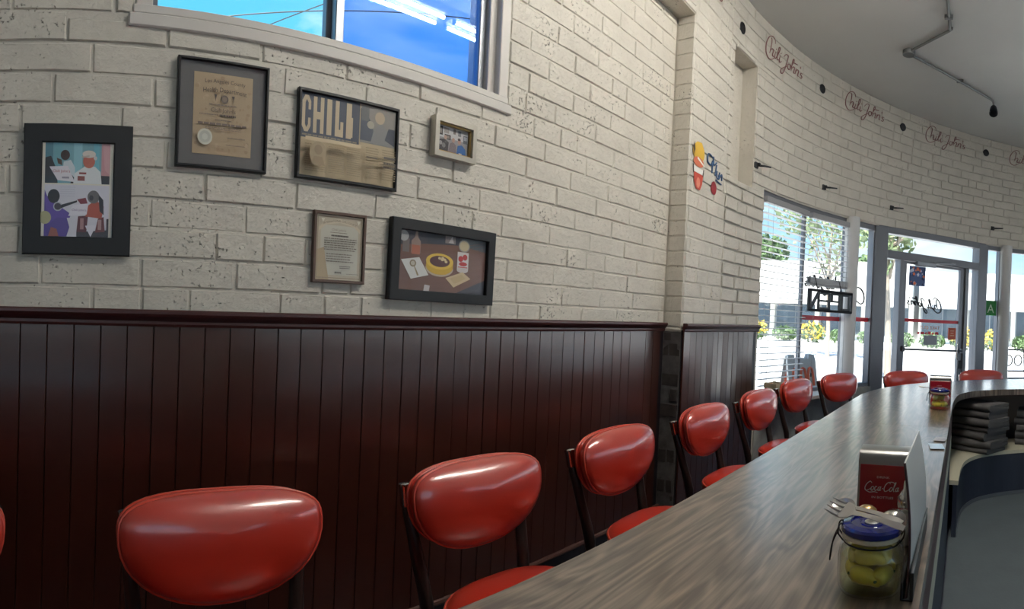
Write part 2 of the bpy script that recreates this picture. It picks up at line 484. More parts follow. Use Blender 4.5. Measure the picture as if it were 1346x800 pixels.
def brick_face(parent, place, s0, s1, z0, z1, holes, mat_, off=0.0, L=BL):
    """lay running-bond bricks over s0..s1 x z0..z1; place(s, z) -> matrix of a brick centred there"""
    for k, a, b in courses(z0, z1):
        sh = (0.5 if k % 2 else 0.0)*L + off + random.Random(k*31+5).uniform(-0.05, 0.05)
        s = math.floor((s0 - sh)/L)*L + sh
        rr = random.Random(k*77+1)
        while s < s1:
            e_ = s + L
            segs = [(max(s, s0), min(e_, s1))]
            if rr.random() < 0.10: c_ = s + L*rr.uniform(0.35, 0.65); segs = [(max(s, s0), min(c_, s1)), (max(c_, s0), min(e_, s1))]
            for p, q in segs:
                parts = [(p, q, a, b)]
                for (h0, h1, g0, g1) in holes:
                    nxt = []
                    for (u0, u1, w0, w1) in parts:
                        if u1 <= h0 or u0 >= h1 or w1 <= g0 or w0 >= g1: nxt.append((u0, u1, w0, w1)); continue
                        if w0 < g0 - 0.02: nxt.append((u0, u1, w0, g0))
                        if w1 > g1 + 0.02: nxt.append((u0, u1, g1, w1))
                        lo, hi = max(w0, g0), min(w1, g1)
                        if hi - lo > 0.02:
                            if u0 < h0 - 0.02: nxt.append((u0, h0, lo, hi))
                            if u1 > h1 + 0.02: nxt.append((h1, u1, lo, hi))
                    parts = nxt
                for (u0, u1, w0, w1) in parts:
                    if u1 - u0 < 0.035: continue
                    Mx = place((u0+u1)/2, (w0+w1)/2)
                    proud = random.uniform(-0.0018, 0.0022)
                    Mx = Mx @ Matrix.Translation((0, proud, 0)) @ Matrix.Rotation(random.uniform(-0.006, 0.006), 4, 'Z') @ Matrix.Rotation(random.uniform(-0.007, 0.007), 4, 'Y')
                    j = random.uniform(0.003, JT)
                    brick(parent, Mx, round(u1-u0-j, 2 if abs(u1-u0-L) > 1e-3 else 3), round(w1-w0-JT*random.uniform(*((0.45, 0.9) if mat_ is M['brick'] else (0.2, 0.6))), 3), mat_)
            s = e_

# long wall with the high window
OX0, OX1, OZ0, OZ1 = 0.185, 1.585, 1.985, 2.66
w = MB()
yb = WY + 0.0055
w.box((-3.6, yb, 0), (OX0, WY+0.25, CZ)); w.box((OX1, yb, 0), (PX+0.1, WY+0.25, CZ))
w.box((OX0, yb, 0), (OX1, WY+0.25, OZ0)); w.box((OX0, yb, OZ1), (OX1, WY+0.25, CZ))
wall_left = struct(w.build('wall_left', M['brick']), 'long off-white painted brick wall above the maroon wainscot', 'wall')
brick_face(wall_left, lambda s, z: Matrix.Translation((s, WY, z)), -0.75, PX-0.002, RAIL-0.05, 2.925, [(OX0, OX1, OZ0, OZ1)], M['brick'], 0.11)

# wall standing proud above the recess, and the pier beside it
w = MB().box((-3.6, PY+0.0055, 2.93), (PX, WY+0.02, CZ))
wall_upper = struct(w.build('wall_upper', M['brick']), 'painted brick band standing proud above the window wall, under the ceiling', 'wall')
brick_face(wall_upper, lambda s, z: Matrix.Translation((s, PY, z)), 1.6, PX+0.002, 2.93, CZ, [], M['brick'], 0.02)
SL0, SL1, SLZ0, SLZ1 = 3.485, 3.845, 2.14, 3.02     # slot in the masonry beside the front windows (X range)
TH_S0, TH_S1 = 1.2, 6.5
TH_W = 9.2           # front windows start
w = MB().box((PX, PY+0.0055, 0), (3.42, WY+0.25, CZ))
wall_pier = struct(w.build('wall_pier', M['brick']), 'painted brick pier between the window wall and the street front', 'wall')
def place_front(s, z):     # s: distance along the face; up to CX it is straight, then it follows the curve
    if s <= CX: return Matrix.Translation((s, PY, z))
    th = math.degrees((s-CX)/R0); return arc_M(th, z)
brick_face(wall_pier, place_front, PX+0.002, 3.41, RAIL-0.05, CZ, [], M['brick'], 0.15)
# pier's return: painted above the rail, bare dark brick below it
ret = Matrix.Rotation(rad(-90), 4, 'Z')
for k, a, b in courses(RAIL-0.05, 2.93):
    brick(wall_pier, Matrix.Translation((PX-0.004, (WY+PY)/2, (a+b)/2)) @ ret, 0.112, round(b-a-0.007, 3), M['brick'])
MB().box((PX-0.0045, PY+0.002, 0), (PX+0.02, WY, RAIL-0.05)).build('dark_mortar', M['mortar_dark'], wall_pier)
for k, a, b in courses(0.02, RAIL-0.05):
    mm = [(WY+PY)/2-0.026, (WY+PY)/2+0.03] if k % 2 else [(WY+PY)/2]
    for y in mm:
        brick(wall_pier, Matrix.Translation((PX-0.004+random.uniform(-0.006, 0.004), y, (a+b)/2)) @ ret, 0.112 if len(mm) == 1 else 0.052, round(b-a-0.012, 3), M['brick_dark'])

# curved street front: masonry over the windows
def arc_wall(mb, t0, t1, r_in, r_out, z0, z1, step=2.0):
    n = max(1, int(math.ceil((t1-t0)/step))); vs, fs = [], []
    for i in range(n+1):
        t = t0 + (t1-t0)*i/n
        for r in (r_in, r_out):
            x, y = arc(t, r)
            vs += [(x, y, z0), (x, y, z1)]
    for i in range(n):
        a, b = i*4, (i+1)*4
        fs += [(a, a+1, b+1, b), (a+2, b+2, b+3, a+3), (a+1, a+3, b+3, b+1), (a, b, b+2, a+2)]
    fs += [(0, 2, 3, 1), (n*4, n*4+1, n*4+3, n*4+2)]
    mb.add(vs, fs)
RB = R0 + 0.009
w = MB()
arc_wall(w, 0, TH_S0, RB, R0+0.26, 0, CZ); arc_wall(w, TH_S0, TH_S1, RB, R0+0.26, 0, SLZ0)
arc_wall(w, TH_S0, TH_S1, R0+0.13, R0+0.26, SLZ0, SLZ1); arc_wall(w, TH_S0, TH_S1, RB, R0+0.26, SLZ1, CZ)
arc_wall(w, TH_S1, TH_W, RB, R0+0.26, 0, HZ)
arc_wall(w, TH_S1, 180, RB, R0+0.26, HZ, CZ)
wall_front = struct(w.build('wall_front', M['brick_front'], smooth=30), 'curved painted brick wall over the street windows and door', 'wall')
ss = lambda th: CX + rad(th)*R0
brick_face(wall_front, place_front, CX+0.012, ss(74), HZ, CZ, [(ss(TH_S0), ss(TH_S1), 0, SLZ1)], M['brick_front'], 0.15)
brick_face(wall_front, place_front, CX+0.012, ss(TH_S0)-0.002, SLZ0, HZ, [], M['brick_front'], 0.15)
# smaller brickwork of the jamb below the slot
for k, a, b in courses(RAIL-0.05, SLZ0):
    cuts = [TH_S0-1.0, 3.0, 5.2, TH_W-0.1] if k % 2 else [TH_S0-1.0, 4.0, 6.6, TH_W-0.1]
    for t0, t1 in zip(cuts[:-1], cuts[1:]):
        tm = (t0+t1)/2
        brick(wall_front, arc_M(tm, (a+b)/2) @ Matrix.Translation((0, -0.004+random.uniform(-0.005, 0.003), 0)), round(rad(t1-t0)*R0-0.012, 3), round(b-a-0.012, 3), M['brick_front'])

# low wall under the front windows
w = MB(); arc_wall(w, TH_W, 34.0, R0, R0+0.26, 0, 0.585); arc_wall(w, 57.8, 180, R0, R0+0.26, 0, 0.585)
wall_sill = struct(w.build('wall_sill', M['stone'], smooth=30), 'low grey plastered wall under the street windows', 'wall')
w = MB(); arc_wall(w, TH_W+0.2, 27.9, R0-0.165, R0+0.03, 0.56, 0.586); w.build('window_ledge', M['white_paint'], wall_sill, smooth=30)
# right side and back of the room (behind the camera): the same glazing goes on
w = MB()
w.box((-3.6, -6.42, 0), (3.4, -6.16, 0.8)); w.box((-3.6, -6.42, 3.12), (3.4, -6.16, CZ))
for x in (-3.6, -1.3): w.box((x, -6.42, 0.8), (x+0.12, -6.16, 3.12))
w.box((1.0, -6.42, 0.8), (3.4, -6.16, 3.12))
wr = struct(w.build('wall_right', M['brick_front']), 'painted side wall with large windows, across the room', 'wall')
w = MB().box((-3.8, -6.42, 0), (-3.6, 1.93, CZ))
wb = struct(w.build('wall_back', M['white_paint']), 'plain back wall of the diner', 'wall')

# ------------------------------------------------------------------ wainscot
def board_mesh(w_, h, mat_):
    g = 0.0022
    prof = [(-w_/2, 0.009), (-w_/2+0.0005, 0.0028), (-w_/2+g, 0.0), (w_/2-g, 0.0), (w_/2-0.0005, 0.0028), (w_/2, 0.009)]
    mb = MB(); vs = [(x, y, 0) for x, y in prof] + [(x, y, h) for x, y in prof]; n = len(prof)
    mb.add(vs, [(i, i+1, n+i+1, n+i) for i in range(n-1)] + [tuple(range(n, 2*n))[::-1]])
    me = bpy.data.meshes.new('board'); me.from_pydata(mb.v, [], mb.f); me.update(); me.materials.append(mat_)
    return me
BW = 0.078
WB0, WH = 0.095, RAIL-0.04
bm_full = board_mesh(BW, WH-WB0, M['maroon'])
def rail_profile():   # (out, z) cap moulding: nosing, cove, fillet
    return [(0.0, -0.05), (0.010, -0.05), (0.013, -0.042), (0.013, -0.034), (0.020, -0.026), (0.026, -0.020), (0.030, -0.012), (0.030, -0.004), (0.026, 0.0), (0.0, 0.0)]
def base_profile():
    return [(0.0, 0.0), (0.016, 0.0), (0.011, 0.012), (0.009, 0.08), (0.0, 0.08)]
def sweep(mb, frames, prof, z):
    """frames: list of (x, y, nx, ny) along a wall, n pointing into the room"""
    n = len(prof); vs, fs = [], []
    for x, y, nx, ny in frames:
        vs += [(x+nx*o, y+ny*o, z+h) for o, h in prof]
    for i in range(len(frames)-1):
        for k in range(n):
            l_ = (k+1) % n
            fs.append((i*n+k, i*n+l_, (i+1)*n+l_, (i+1)*n+k))
    fs += [tuple(range(n)), tuple((len(frames)-1)*n+k for k in range(n))[::-1]]
    mb.add(vs, fs)
tr = empty('trim_1', (0, WY, 0), label='maroon vertical-board wainscot with cap rail along the long brick wall', cat='wainscot', kind='structure')
x = -0.75
while x + BW < PX - 0.01:
    o = link('board', bm_full, tr); o.location = (x+BW/2, -0.016+random.uniform(-0.0012, 0.0012), WB0)
    o.rotation_euler = (0, 0, random.gauss(0, 0.010)); x += BW
o = MB().box((-0.75, -0.002, 0.0), (PX-0.005, 0.01, WH)).build('backing', M['base'], tr)
mb = MB(); sweep(mb, [(-0.75, -0.014, 0, -1), (PX-0.03, -0.014, 0, -1)], rail_profile(), RAIL); mb.build('cap_rail', M['maroon_rail'], tr)
mb = MB(); sweep(mb, [(-0.75, -0.014, 0, -1), (PX-0.005, -0.014, 0, -1)], base_profile(), 0); mb.build('baseboard', M['base'], tr)
BEAD = [(0.0, 0.078), (0.012, 0.078), (0.015, 0.086), (0.012, 0.095), (0.0, 0.098)]
mb = MB(); sweep(mb, [(-0.75, -0.014, 0, -1), (PX-0.005, -0.014, 0, -1)], BEAD, 0); mb.build('base_bead', M['bead'], tr)

tr2 = empty('trim_2', (0, 0, 0), label='short maroon wainscot with cap rail on the pier, ending at the blinds', cat='wainscot', kind='structure')
s = PX + 0.004
def front_frame(s_, off=0.0):
    if s_ <= CX: return (s_, PY-off, 0, -1)
    th = (s_-CX)/R0; return (CX+(R0-off)*math.sin(th), CY+(R0-off)*math.cos(th), -math.sin(th), -math.cos(th))
S_END = ss(8.6)
while s + BW < S_END:
    Mx = place_front(s+BW/2, WB0) @ Matrix.Translation((0, -0.016, 0)) @ Matrix.Rotation(random.gauss(0, 0.018), 4, 'Z')
    o = link('board', bm_full, tr2); o.matrix_local = Mx; s += BW
fr = [front_frame(PX-0.012+i*(S_END-PX+0.012)/14, 0.014) for i in range(15)]
mb = MB(); sweep(mb, fr, rail_profile(), RAIL); mb.build('cap_rail', M['maroon_rail'], tr2)
mb = MB(); sweep(mb, fr, base_profile(), 0); mb.build('baseboard', M['base'], tr2)
mb = MB(); sweep(mb, fr, BEAD, 0); mb.build('base_bead', M['bead'], tr2)
mb = MB(); sweep(mb, [front_frame(PX+i*(S_END-PX)/14, -0.004) for i in range(15)], [(0, 0), (0.006, 0), (0.006, WH), (0, WH)], 0); mb.build('backing', M['base'], tr2)

# ------------------------------------------------------------------ high window in the long wall
win = empty('window_1', (0, WY, 0), label='high two-pane sliding window with white wooden trim in the brick wall', cat='window', kind='structure')
mb = MB()
mb.rbox((0.165, -0.012, 1.968), (1.60, 0.10, 2.006), 0.004)                     # sill apron
mb.build('sill_apron', M['white_paint'], win)
MB().rbox((0.178, -0.004, 2.008), (1.585, 0.16, 2.034), 0.003).build('sill', M['white_paint'], win)
MB().rbox((0.187, 0.0, 2.03), (0.236, 0.16, 2.655), 0.003).build('jamb', M['white_paint'], win)
MB().rbox((1.535, 0.0, 2.03), (1.583, 0.16, 2.655), 0.003).build('jamb', M['white_paint'], win)
MB().rbox((1.500, 0.03, 2.03), (1.540, 0.16, 2.655), 0.003).build('jamb_stop', M['white_paint'], win)
MB().rbox((0.187, 0.0, 2.61), (1.583, 0.16, 2.658), 0.003).build('window_head', M['white_paint'], win)
def sash(x0, x1, z0, z1, y, wd, m_, gl):
    t, ts = 0.022, 0.032
    MB().rbox((x0, y, z0), (x1, y+wd, z0+t), 0.003).build('sash_rail', m_, win)
    MB().rbox((x0, y, z1-t), (x1, y+wd, z1), 0.003).build('sash_rail', m_, win)
    MB().rbox((x0, y, z0+t), (x0+ts, y+wd, z1-t), 0.003).build('sash_stile', m_, win)
    MB().rbox((x1-ts, y, z0+t), (x1, y+wd, z1-t), 0.003).build('sash_stile', m_, win)
    MB().box((x0+t-0.004, y+wd*0.4, z0+t-0.004), (x1-t+0.004, y+wd*0.4+0.004, z1-t+0.004)).build('pane', gl, win)
sash(0.232, 0.862, 2.030, 2.625, 0.095, 0.035, M['alu_dark'], M['glass_cyan'])
sash(0.846, 1.502, 2.030, 2.625, 0.055, 0.035, M['alu'], M['glass_blue'])

# ------------------------------------------------------------------ street windows
def chord(th0, th1, r=RG):
    """flat window bay: matrix with origin at its middle, x along it (rightwards), y outwards; and its half width"""
    tm, h = (th0+th1)/2, (th1-th0)/2
    return arc_M(tm, 0, r*math.cos(rad(h))), r*math.sin(rad(h))
def u_of(th, th0, th1, r=RG):
    tm, h = (th0+th1)/2, (th1-th0)/2
    return r*math.cos(rad(h))*math.tan(rad(th-tm))
def front_window(name, th0, th1, label, z0=0.585, z1=HZ, fw=0.035, mats='alu_dark', y0=-0.03, y1=0.05):
    Mx, h = chord(th0, th1)
    o = empty(name, (0, 0, 0), label=label, cat='window', kind='structure'); o.matrix_world = Mx
    m_ = M[mats]
    MB().rbox((-h, -0.03, z0), (h, 0.05, z0+0.035), 0.003).build('window_sill', m_, o)
    MB().rbox((-h, -0.03, z1-0.05), (h, 0.05, z1+0.01), 0.003).build('window_head', m_, o)
    MB().rbox((-h, y0, z0+0.03), (-h+fw, y1, z1-0.04), 0.003).build('window_stile', m_, o)
    MB().rbox((h-fw, y0, z0+0.03), (h, y1, z1-0.04), 0.003).build('window_stile', m_, o)
    MB().box((-h+fw-0.005, 0.008, z0+0.03), (h-fw+0.005, 0.014, z1-0.045)).build('pane', M['glass'], o)
    return o, h
w2, h2 = front_window('window_2', 9.2, 19.4, 'street window bay behind the lowered white blind', fw=0.016, y0=-0.012, y1=0.02)
w3, h3 = front_window('window_3', 19.4, 28.1, 'street window bay behind the raised blind and hanging sign', fw=0.016, y0=-0.012, y1=0.02)
w4, h4 = front_window('window_4', 29.8, 34.1, 'narrow window strip between the round column and the door frame', fw=0.02)
w5, h5 = front_window('window_5', 57.6, 60.6, 'narrow window beside the door with a green letter card', fw=0.02)
w6, h6 = front_window('window_6', 62.4, 74, 'street window bay beyond the second round column', fw=0.03)
th = 74; k = 7
while th < 179:
    front_window('window_%d' % k, th, th+13.2, 'plain street window bay further round the curved front', fw=0.03); th += 13.25; k += 1
for x in (-2.33, -0.09):
    o = MB().box((x-1.16, -6.30, 0.78), (x+1.16, -6.294, 3.14)).build('window_%d' % k, M['glass'])
    struct(o, 'large pane in the side wall across the room', 'window'); k += 1

def column(th, name, label):
    o = empty(name, (*arc(th, R0+0.02), 0), label=label, cat='column', group='round columns at the street front', kind='structure')
    MB().lathe([(0.074, 0.0), (0.074, HZ+0.02)], 28).build('shaft', M['column'], o, smooth=40)
    MB().lathe([(0.088, 0.0), (0.088, 0.05), (0.076, 0.065)], 28).build('base_ring', M['column'], o, smooth=40)
    return o
column(28.9, 'column_1', 'round white column beside the hanging sign window')
column(61.5, 'column_2', 'round white column beyond the door and the green letter card')

# red stripe on the glass
def stripe(parent, u0, u1, z0, z1, m_=None, name='red_stripe'):
    return MB().box((u0, 0.004, z0), (u1, 0.0078, z1)).build(name, m_ or M['orange_red'], parent)
M['orange_red'] = mat('red_vinyl_stripe', lin(206, 34, 52), 0.4)
stripe(w3, -h3+0.02, h3-0.02, 1.208, 1.248)
stripe(w4, -h4+0.02, h4-0.02, 1.215, 1.255)

# ------------------------------------------------------------------ lettering
SCRIPT = [  # one hand-lettered line of script, x-height 1, baseline 0
    [(1.30,2.05),(1.22,2.5),(0.85,2.75),(0.40,2.45),(0.08,1.6),(0.0,0.6),(0.22,-0.35),(0.75,-0.75),(1.3,-0.35),(1.5,0.1)],
    [(0.55,2.35),(0.72,2.2),(0.78,1.4),(0.70,0.1)], [(0.72,0.5),(0.98,1.0),(1.2,0.85),(1.15,0.15),(1.38,0.1),(1.52,0.5)],
    [(1.55,0.95),(1.5,0.2),(1.66,0.05),(1.84,0.5),(2.1,1.6),(2.08,2.1),(1.93,1.9),(1.88,0.6),(1.95,0.08),(2.15,0.25)], [(1.58,1.38),(1.62,1.48)],
    [(2.3,0.95),(2.26,0.2),(2.42,0.05),(2.62,0.35)], [(2.36,1.38),(2.4,1.48)],
    [(2.85,1.3),(3.1,1.85),(3.48,1.9),(3.42,0.8),(3.28,-0.4),(3.05,-1.2),(2.78,-1.3),(2.74,-0.8),(3.15,-0.15),(3.6,0.3)],
    [(3.92,0.85),(3.68,0.75),(3.62,0.25),(3.85,0.02),(4.06,0.35),(3.98,0.85),(4.12,0.75)],
    [(4.12,0.6),(4.42,1.7),(4.36,2.1),(4.24,1.7),(4.24,0.1)], [(4.26,0.5),(4.5,0.95),(4.68,0.8),(4.64,0.12),(4.82,0.12)],
    [(4.92,0.95),(4.9,0.1)], [(4.92,0.5),(5.12,0.95),(5.32,0.8),(5.3,0.12),(5.46,0.1)],
    [(5.5,1.75),(5.54,1.4)], [(5.98,0.85),(5.74,0.85),(5.7,0.6),(5.95,0.35),(5.86,0.05),(5.6,0.1)], [(4.3,1.55),(5.05,1.7)],
]
def script_mesh(strokes, scale, thick, place, mirror=False, slant=0.12, vs_=0.56, w0=0.0):
    """strokes laid on a surface: place(u, v) -> 3-D point; mirror for lettering read from outside"""
    mb = MB(); wd = 6.0 if not w0 else w0
    for st in strokes:
        p2 = smooth_path([(x + slant*y, y, 0) for x, y in st], 5)
        n = len(p2)
        pts, rs = [], []
        for i, p in enumerate(p2):
            u = p.x*scale if not mirror else (wd - p.x)*scale
            pts.append(place(u, p.y*scale*vs_))
            rs.append(thick*(0.65 + 0.5*math.sin(PI*i/max(1, n-1))))
        mb.tube(pts, rs, 5, flat=1.0)
    return mb
m_red = mat('red_sign_paint', lin(136, 92, 90), 0.6)
m_blk = mat('black_sign_vinyl', lin(30, 34, 40), 0.5)
SW = 0.0945           # script unit: a sign is about 0.57 m long
def wall_sign(th0, z, faded=None):
    def place(u, v):
        t = th0 + math.degrees(u/R0); x, y = arc(t, R0-0.0045); return (x, y, z+v)
    return script_mesh(SCRIPT, SW, 0.0038, place).build('script_sign', faded or m_red)
sign_labels = [(7.7, 3.175, 'red hand-painted script name between the slot and the second wall vent'),
               (25.8, 3.195, 'red hand-painted script name above the hanging window sign, between two round vents'),
               (43.3, 3.205, 'dull red hand-painted script name above the glass door'),
               (61.2, 3.205, 'faded red script name near the ceiling beyond the second round column')]
for i, (t0, z, lb) in enumerate(sign_labels):
    tag(wall_sign(t0, z), lb, 'lettering', 'script names painted under the ceiling')
o = script_mesh(SCRIPT, SW, 0.0038, lambda u, v: (2.655+u, PY-0.0045, 3.16+v)).build('script_sign', m_red)
tag(o, 'red hand-painted script name at the top of the brick pier', 'lettering', 'script names painted under the ceiling')

def text_polys(txt, size, align='CENTER', sx=1.0):
    cu = bpy.data.curves.new('t', 'FONT'); cu.body = txt; cu.size = size; cu.align_x = align
    cu.resolution_u = 2
    ob = bpy.data.objects.new('t', cu); COL.objects.link(ob)
    me = bpy.data.meshes.new_from_object(ob.evaluated_get(bpy.context.evaluated_depsgraph_get()))
    vs = [(v.co.x*sx, v.co.y) for v in me.vertices]; fs = [tuple(p.vertices) for p in me.polygons]
    bpy.data.objects.remove(ob); bpy.data.curves.remove(cu); bpy.data.meshes.remove(me)
    return vs, fs

# ------------------------------------------------------------------ door unit
D0, D1 = 34.1, 57.6
DM, dh = chord(D0, D1)
uu = lambda th: u_of(th, D0, D1)
door = empty('door_1', (0, 0, 0), label='glazed aluminium street door with sidelights and transom', cat='door', kind='structure')
door.matrix_world = DM
AD = M['alu_dark']
DT = 2.17
MB().rbox((-dh, -0.05, 0), (uu(36.3), 0.07, DT), 0.004).build('door_post', AD, door)
MB().rbox((uu(55.5), -0.05, 0), (dh, 0.07, DT), 0.004).build('door_post', AD, door)
MB().rbox((-dh, -0.045, 2.115), (dh, 0.065, DT+0.01), 0.004).build('door_head', AD, door)
MB().rbox((uu(36.3), -0.05, 1.865), (uu(55.5), 0.06, 1.945), 0.004).build('transom_bar', AD, door)
MB().box((uu(36.3), 0.005, 1.94), (uu(55.5), 0.011, 2.12)).build('transom_pane', M['glass'], door)
LU0, LU1 = uu(39.4), uu(52.7)
for a, b in ((uu(39.0), LU0-0.004), (LU1+0.004, uu(53.3))):
    MB().rbox((a-0.012, -0.045, 0), (b+0.004, 0.055, 1.87), 0.003).build('door_jamb', AD, door)
MB().box((uu(36.3), 0.004, 0.02), (uu(39.0), 0.010, 1.87)).build('sidelight_pane', M['glass'], door)
MB().box((uu(53.3), 0.004, 0.02), (uu(55.5), 0.010, 1.87)).build('sidelight_pane', M['glass'], door)
MB().rbox((uu(36.3), -0.04, 0), (uu(39.0), 0.05, 0.10), 0.003).build('sidelight_base', AD, door)
MB().rbox((uu(53.3), -0.04, 0), (uu(55.5), 0.05, 0.10), 0.003).build('sidelight_base', AD, door)
leaf = MB()
leaf.rbox((LU0, -0.025, 0.01), (LU0+0.06, 0.02, 1.86), 0.003); leaf.rbox((LU1-0.07, -0.025, 0.01), (LU1, 0.02, 1.86), 0.003)
leaf.rbox((LU0+0.05, -0.024, 1.835), (LU1-0.06, 0.019, 1.86), 0.003); leaf.rbox((LU0+0.05, -0.024, 0.01), (LU1-0.06, 0.019, 0.22), 0.003)
lf = leaf.build('door_leaf', AD, door)
MB().box((LU0+0.055, -0.004, 0.21), (LU1-0.065, 0.002, 1.84)).build('door_pane', M['glass'], lf)
MB().tube([(LU0+0.03, -0.06, 0.955), (LU1-0.03, -0.06, 0.935)], 0.011, 8).build('push_bar', M['alu_dark'], lf)
MB().rbox((LU0+0.02, -0.06, 0.93), (LU0+0.05, -0.02, 0.985), 0.004).box((LU1-0.05, -0.06, 0.91), (LU1-0.02, -0.02, 0.96)).build('bar_bracket', M['alu_dark'], lf)
mb = MB().tube(smooth_path([(LU1-0.075, -0.024, 1.03), (LU1-0.10, -0.06, 1.035), (LU1-0.125, -0.07, 1.0), (LU1-0.125, -0.07, 0.87), (LU1-0.10, -0.06, 0.84), (LU1-0.075, -0.024, 0.845)], 5), 0.008, 8)
mb.build('pull_handle', M['chrome'], lf, smooth=60)
MB().rbox((LU1-0.068, -0.045, 0.74), (LU1-0.012, -0.02, 0.83), 0.004).build('lock_box', M['dark_metal'], lf)
MB().rbox((LU0+0.16, -0.075, 1.82), (LU0+0.42, -0.025, 1.868), 0.006).tube([(LU0+0.40, -0.055, 1.87), (LU0+0.62, -0.075, 1.89), (LU0+0.72, -0.045, 1.90)], 0.010, 8).build('door_closer', M['alu'], lf)
stripe(lf, LU0+0.06, LU1-0.07, 1.236, 1.27).location = (0, -0.0125, 0)
# script name on the pane, to be read from the street
o = script_mesh(SCRIPT, 0.079, 0.0072, lambda u, v: (LU0+0.10+u, -0.0055, 1.40+v+0.0*u), mirror=True)
# tilt the line a little, as painted
for i, (x_, y_, z_) in enumerate(o.v): o.v[i] = (x_, y_, z_ - (x_-LU0-0.3)*0.10)
o.build('script_lettering', m_blk, lf)
def flat_text(mb, txt, size, cx, cz, y, col=None, mirror=False, sx=1.0, th=0.0015):
    vs, fs = text_polys(txt, size, sx=sx)
    s_ = -1 if mirror else 1
    V3 = [(cx + s_*a, y, cz+b) for a, b in vs]
    if not mirror: mb.add(V3, fs, col)
    else: mb.add(V3, [f[::-1] for f in fs], col)
mb = MB(); flat_text(mb, 'TAKE OUT', 0.052, (LU0+LU1)/2-0.03, 1.165, -0.0062, mirror=True, sx=1.15)
mb.build('take_out_lettering', mat('orange_vinyl', lin(214, 132, 84), 0.5), lf)
mb = MB(); rg = random.Random(9); x_ = (LU0+LU1)/2-0.20
for wv in (0.03, 0.05, 0.022, 0.045, 0.028, 0.05):
    mb.box((x_, -0.0066, 1.11), (x_+wv, -0.0055, 1.11+rg.uniform(0.022, 0.032))); x_ += wv+0.014
mb.build('red_lettering', M['orange_red'], lf)
pcol = print_mat('door_cards', 0.5)
mb = MB()
def quad(mb, x0, z0, x1, z1, y, col): mb.add([(x0, y, z0), (x1, y, z0), (x1, y, z1), (x0, y, z1)], [(0, 1, 2, 3)], col)
mb.box((uu(44.4), -0.010, 1.0), (uu(47.2), -0.0055, 1.10), col=lin(150, 156, 168)); mb.build('notice_card', pcol, lf)
mb = MB().box((uu(49.6), -0.010, 1.06), (uu(51.3), -0.0055, 1.19), col=lin(206, 92, 64))
for i, wv in enumerate((0.03, 0.022, 0.03)): quad(mb, uu(50.45)-wv, 1.10+i*0.026, uu(50.45)+wv, 1.109+i*0.026, -0.0105, lin(236, 190, 160))
mb.build('hours_card', pcol, lf)
mb = MB().box((uu(40.95), -0.010, 1.615), (uu(44.2), -0.0055, 1.82), col=lin(70, 92, 140))
rg = random.Random(3)
for i in range(26):
    cx_, cz_, r_ = rg.uniform(uu(41.1), uu(43.9)), rg.uniform(1.63, 1.80), rg.uniform(0.008, 0.024)
    a0 = rg.uniform(0, 3)
    c_ = rg.choice([(180, 190, 225), (40, 56, 110), (90, 120, 190), (235, 120, 70), (214, 220, 240), (28, 36, 80)])
    if abs(cx_-uu(42.6)) < 0.03 and cz_ > 1.74: c_ = (255, 150, 110)
    mb.add([(cx_+r_*math.cos(a0+k*1.57), -0.0102-0.00005*i, cz_+r_*math.sin(a0+k*1.57)) for k in range(4)], [(0, 1, 2, 3)], lin(*c_))
mb.build('poster', pcol, lf)

# script name on the sign window and the green letter card
# the capital stands on the narrow pane beyond the column, the rest on the sign window
script_mesh(SCRIPT[:1], 0.08, 0.008, lambda u, v: (u-0.07, 0.003, 1.42+v), mirror=True, w0=1.65).build('script_capital', m_blk, w4)
o = script_mesh(SCRIPT[1:], 0.086, 0.008, lambda u, v: (-h3+0.045+u, 0.003, 1.50+v), mirror=True, w0=6.1)
o.build('script_lettering', m_blk, w3)
mb = MB().box((-0.078, -0.004, 1.355), (0.078, 0.002, 1.53), col=lin(46, 140, 66))
flat_text(mb, 'A', 0.145, 0.0, 1.385, -0.0046, lin(214, 236, 214))
mb.build('letter_card', pcol, w5)

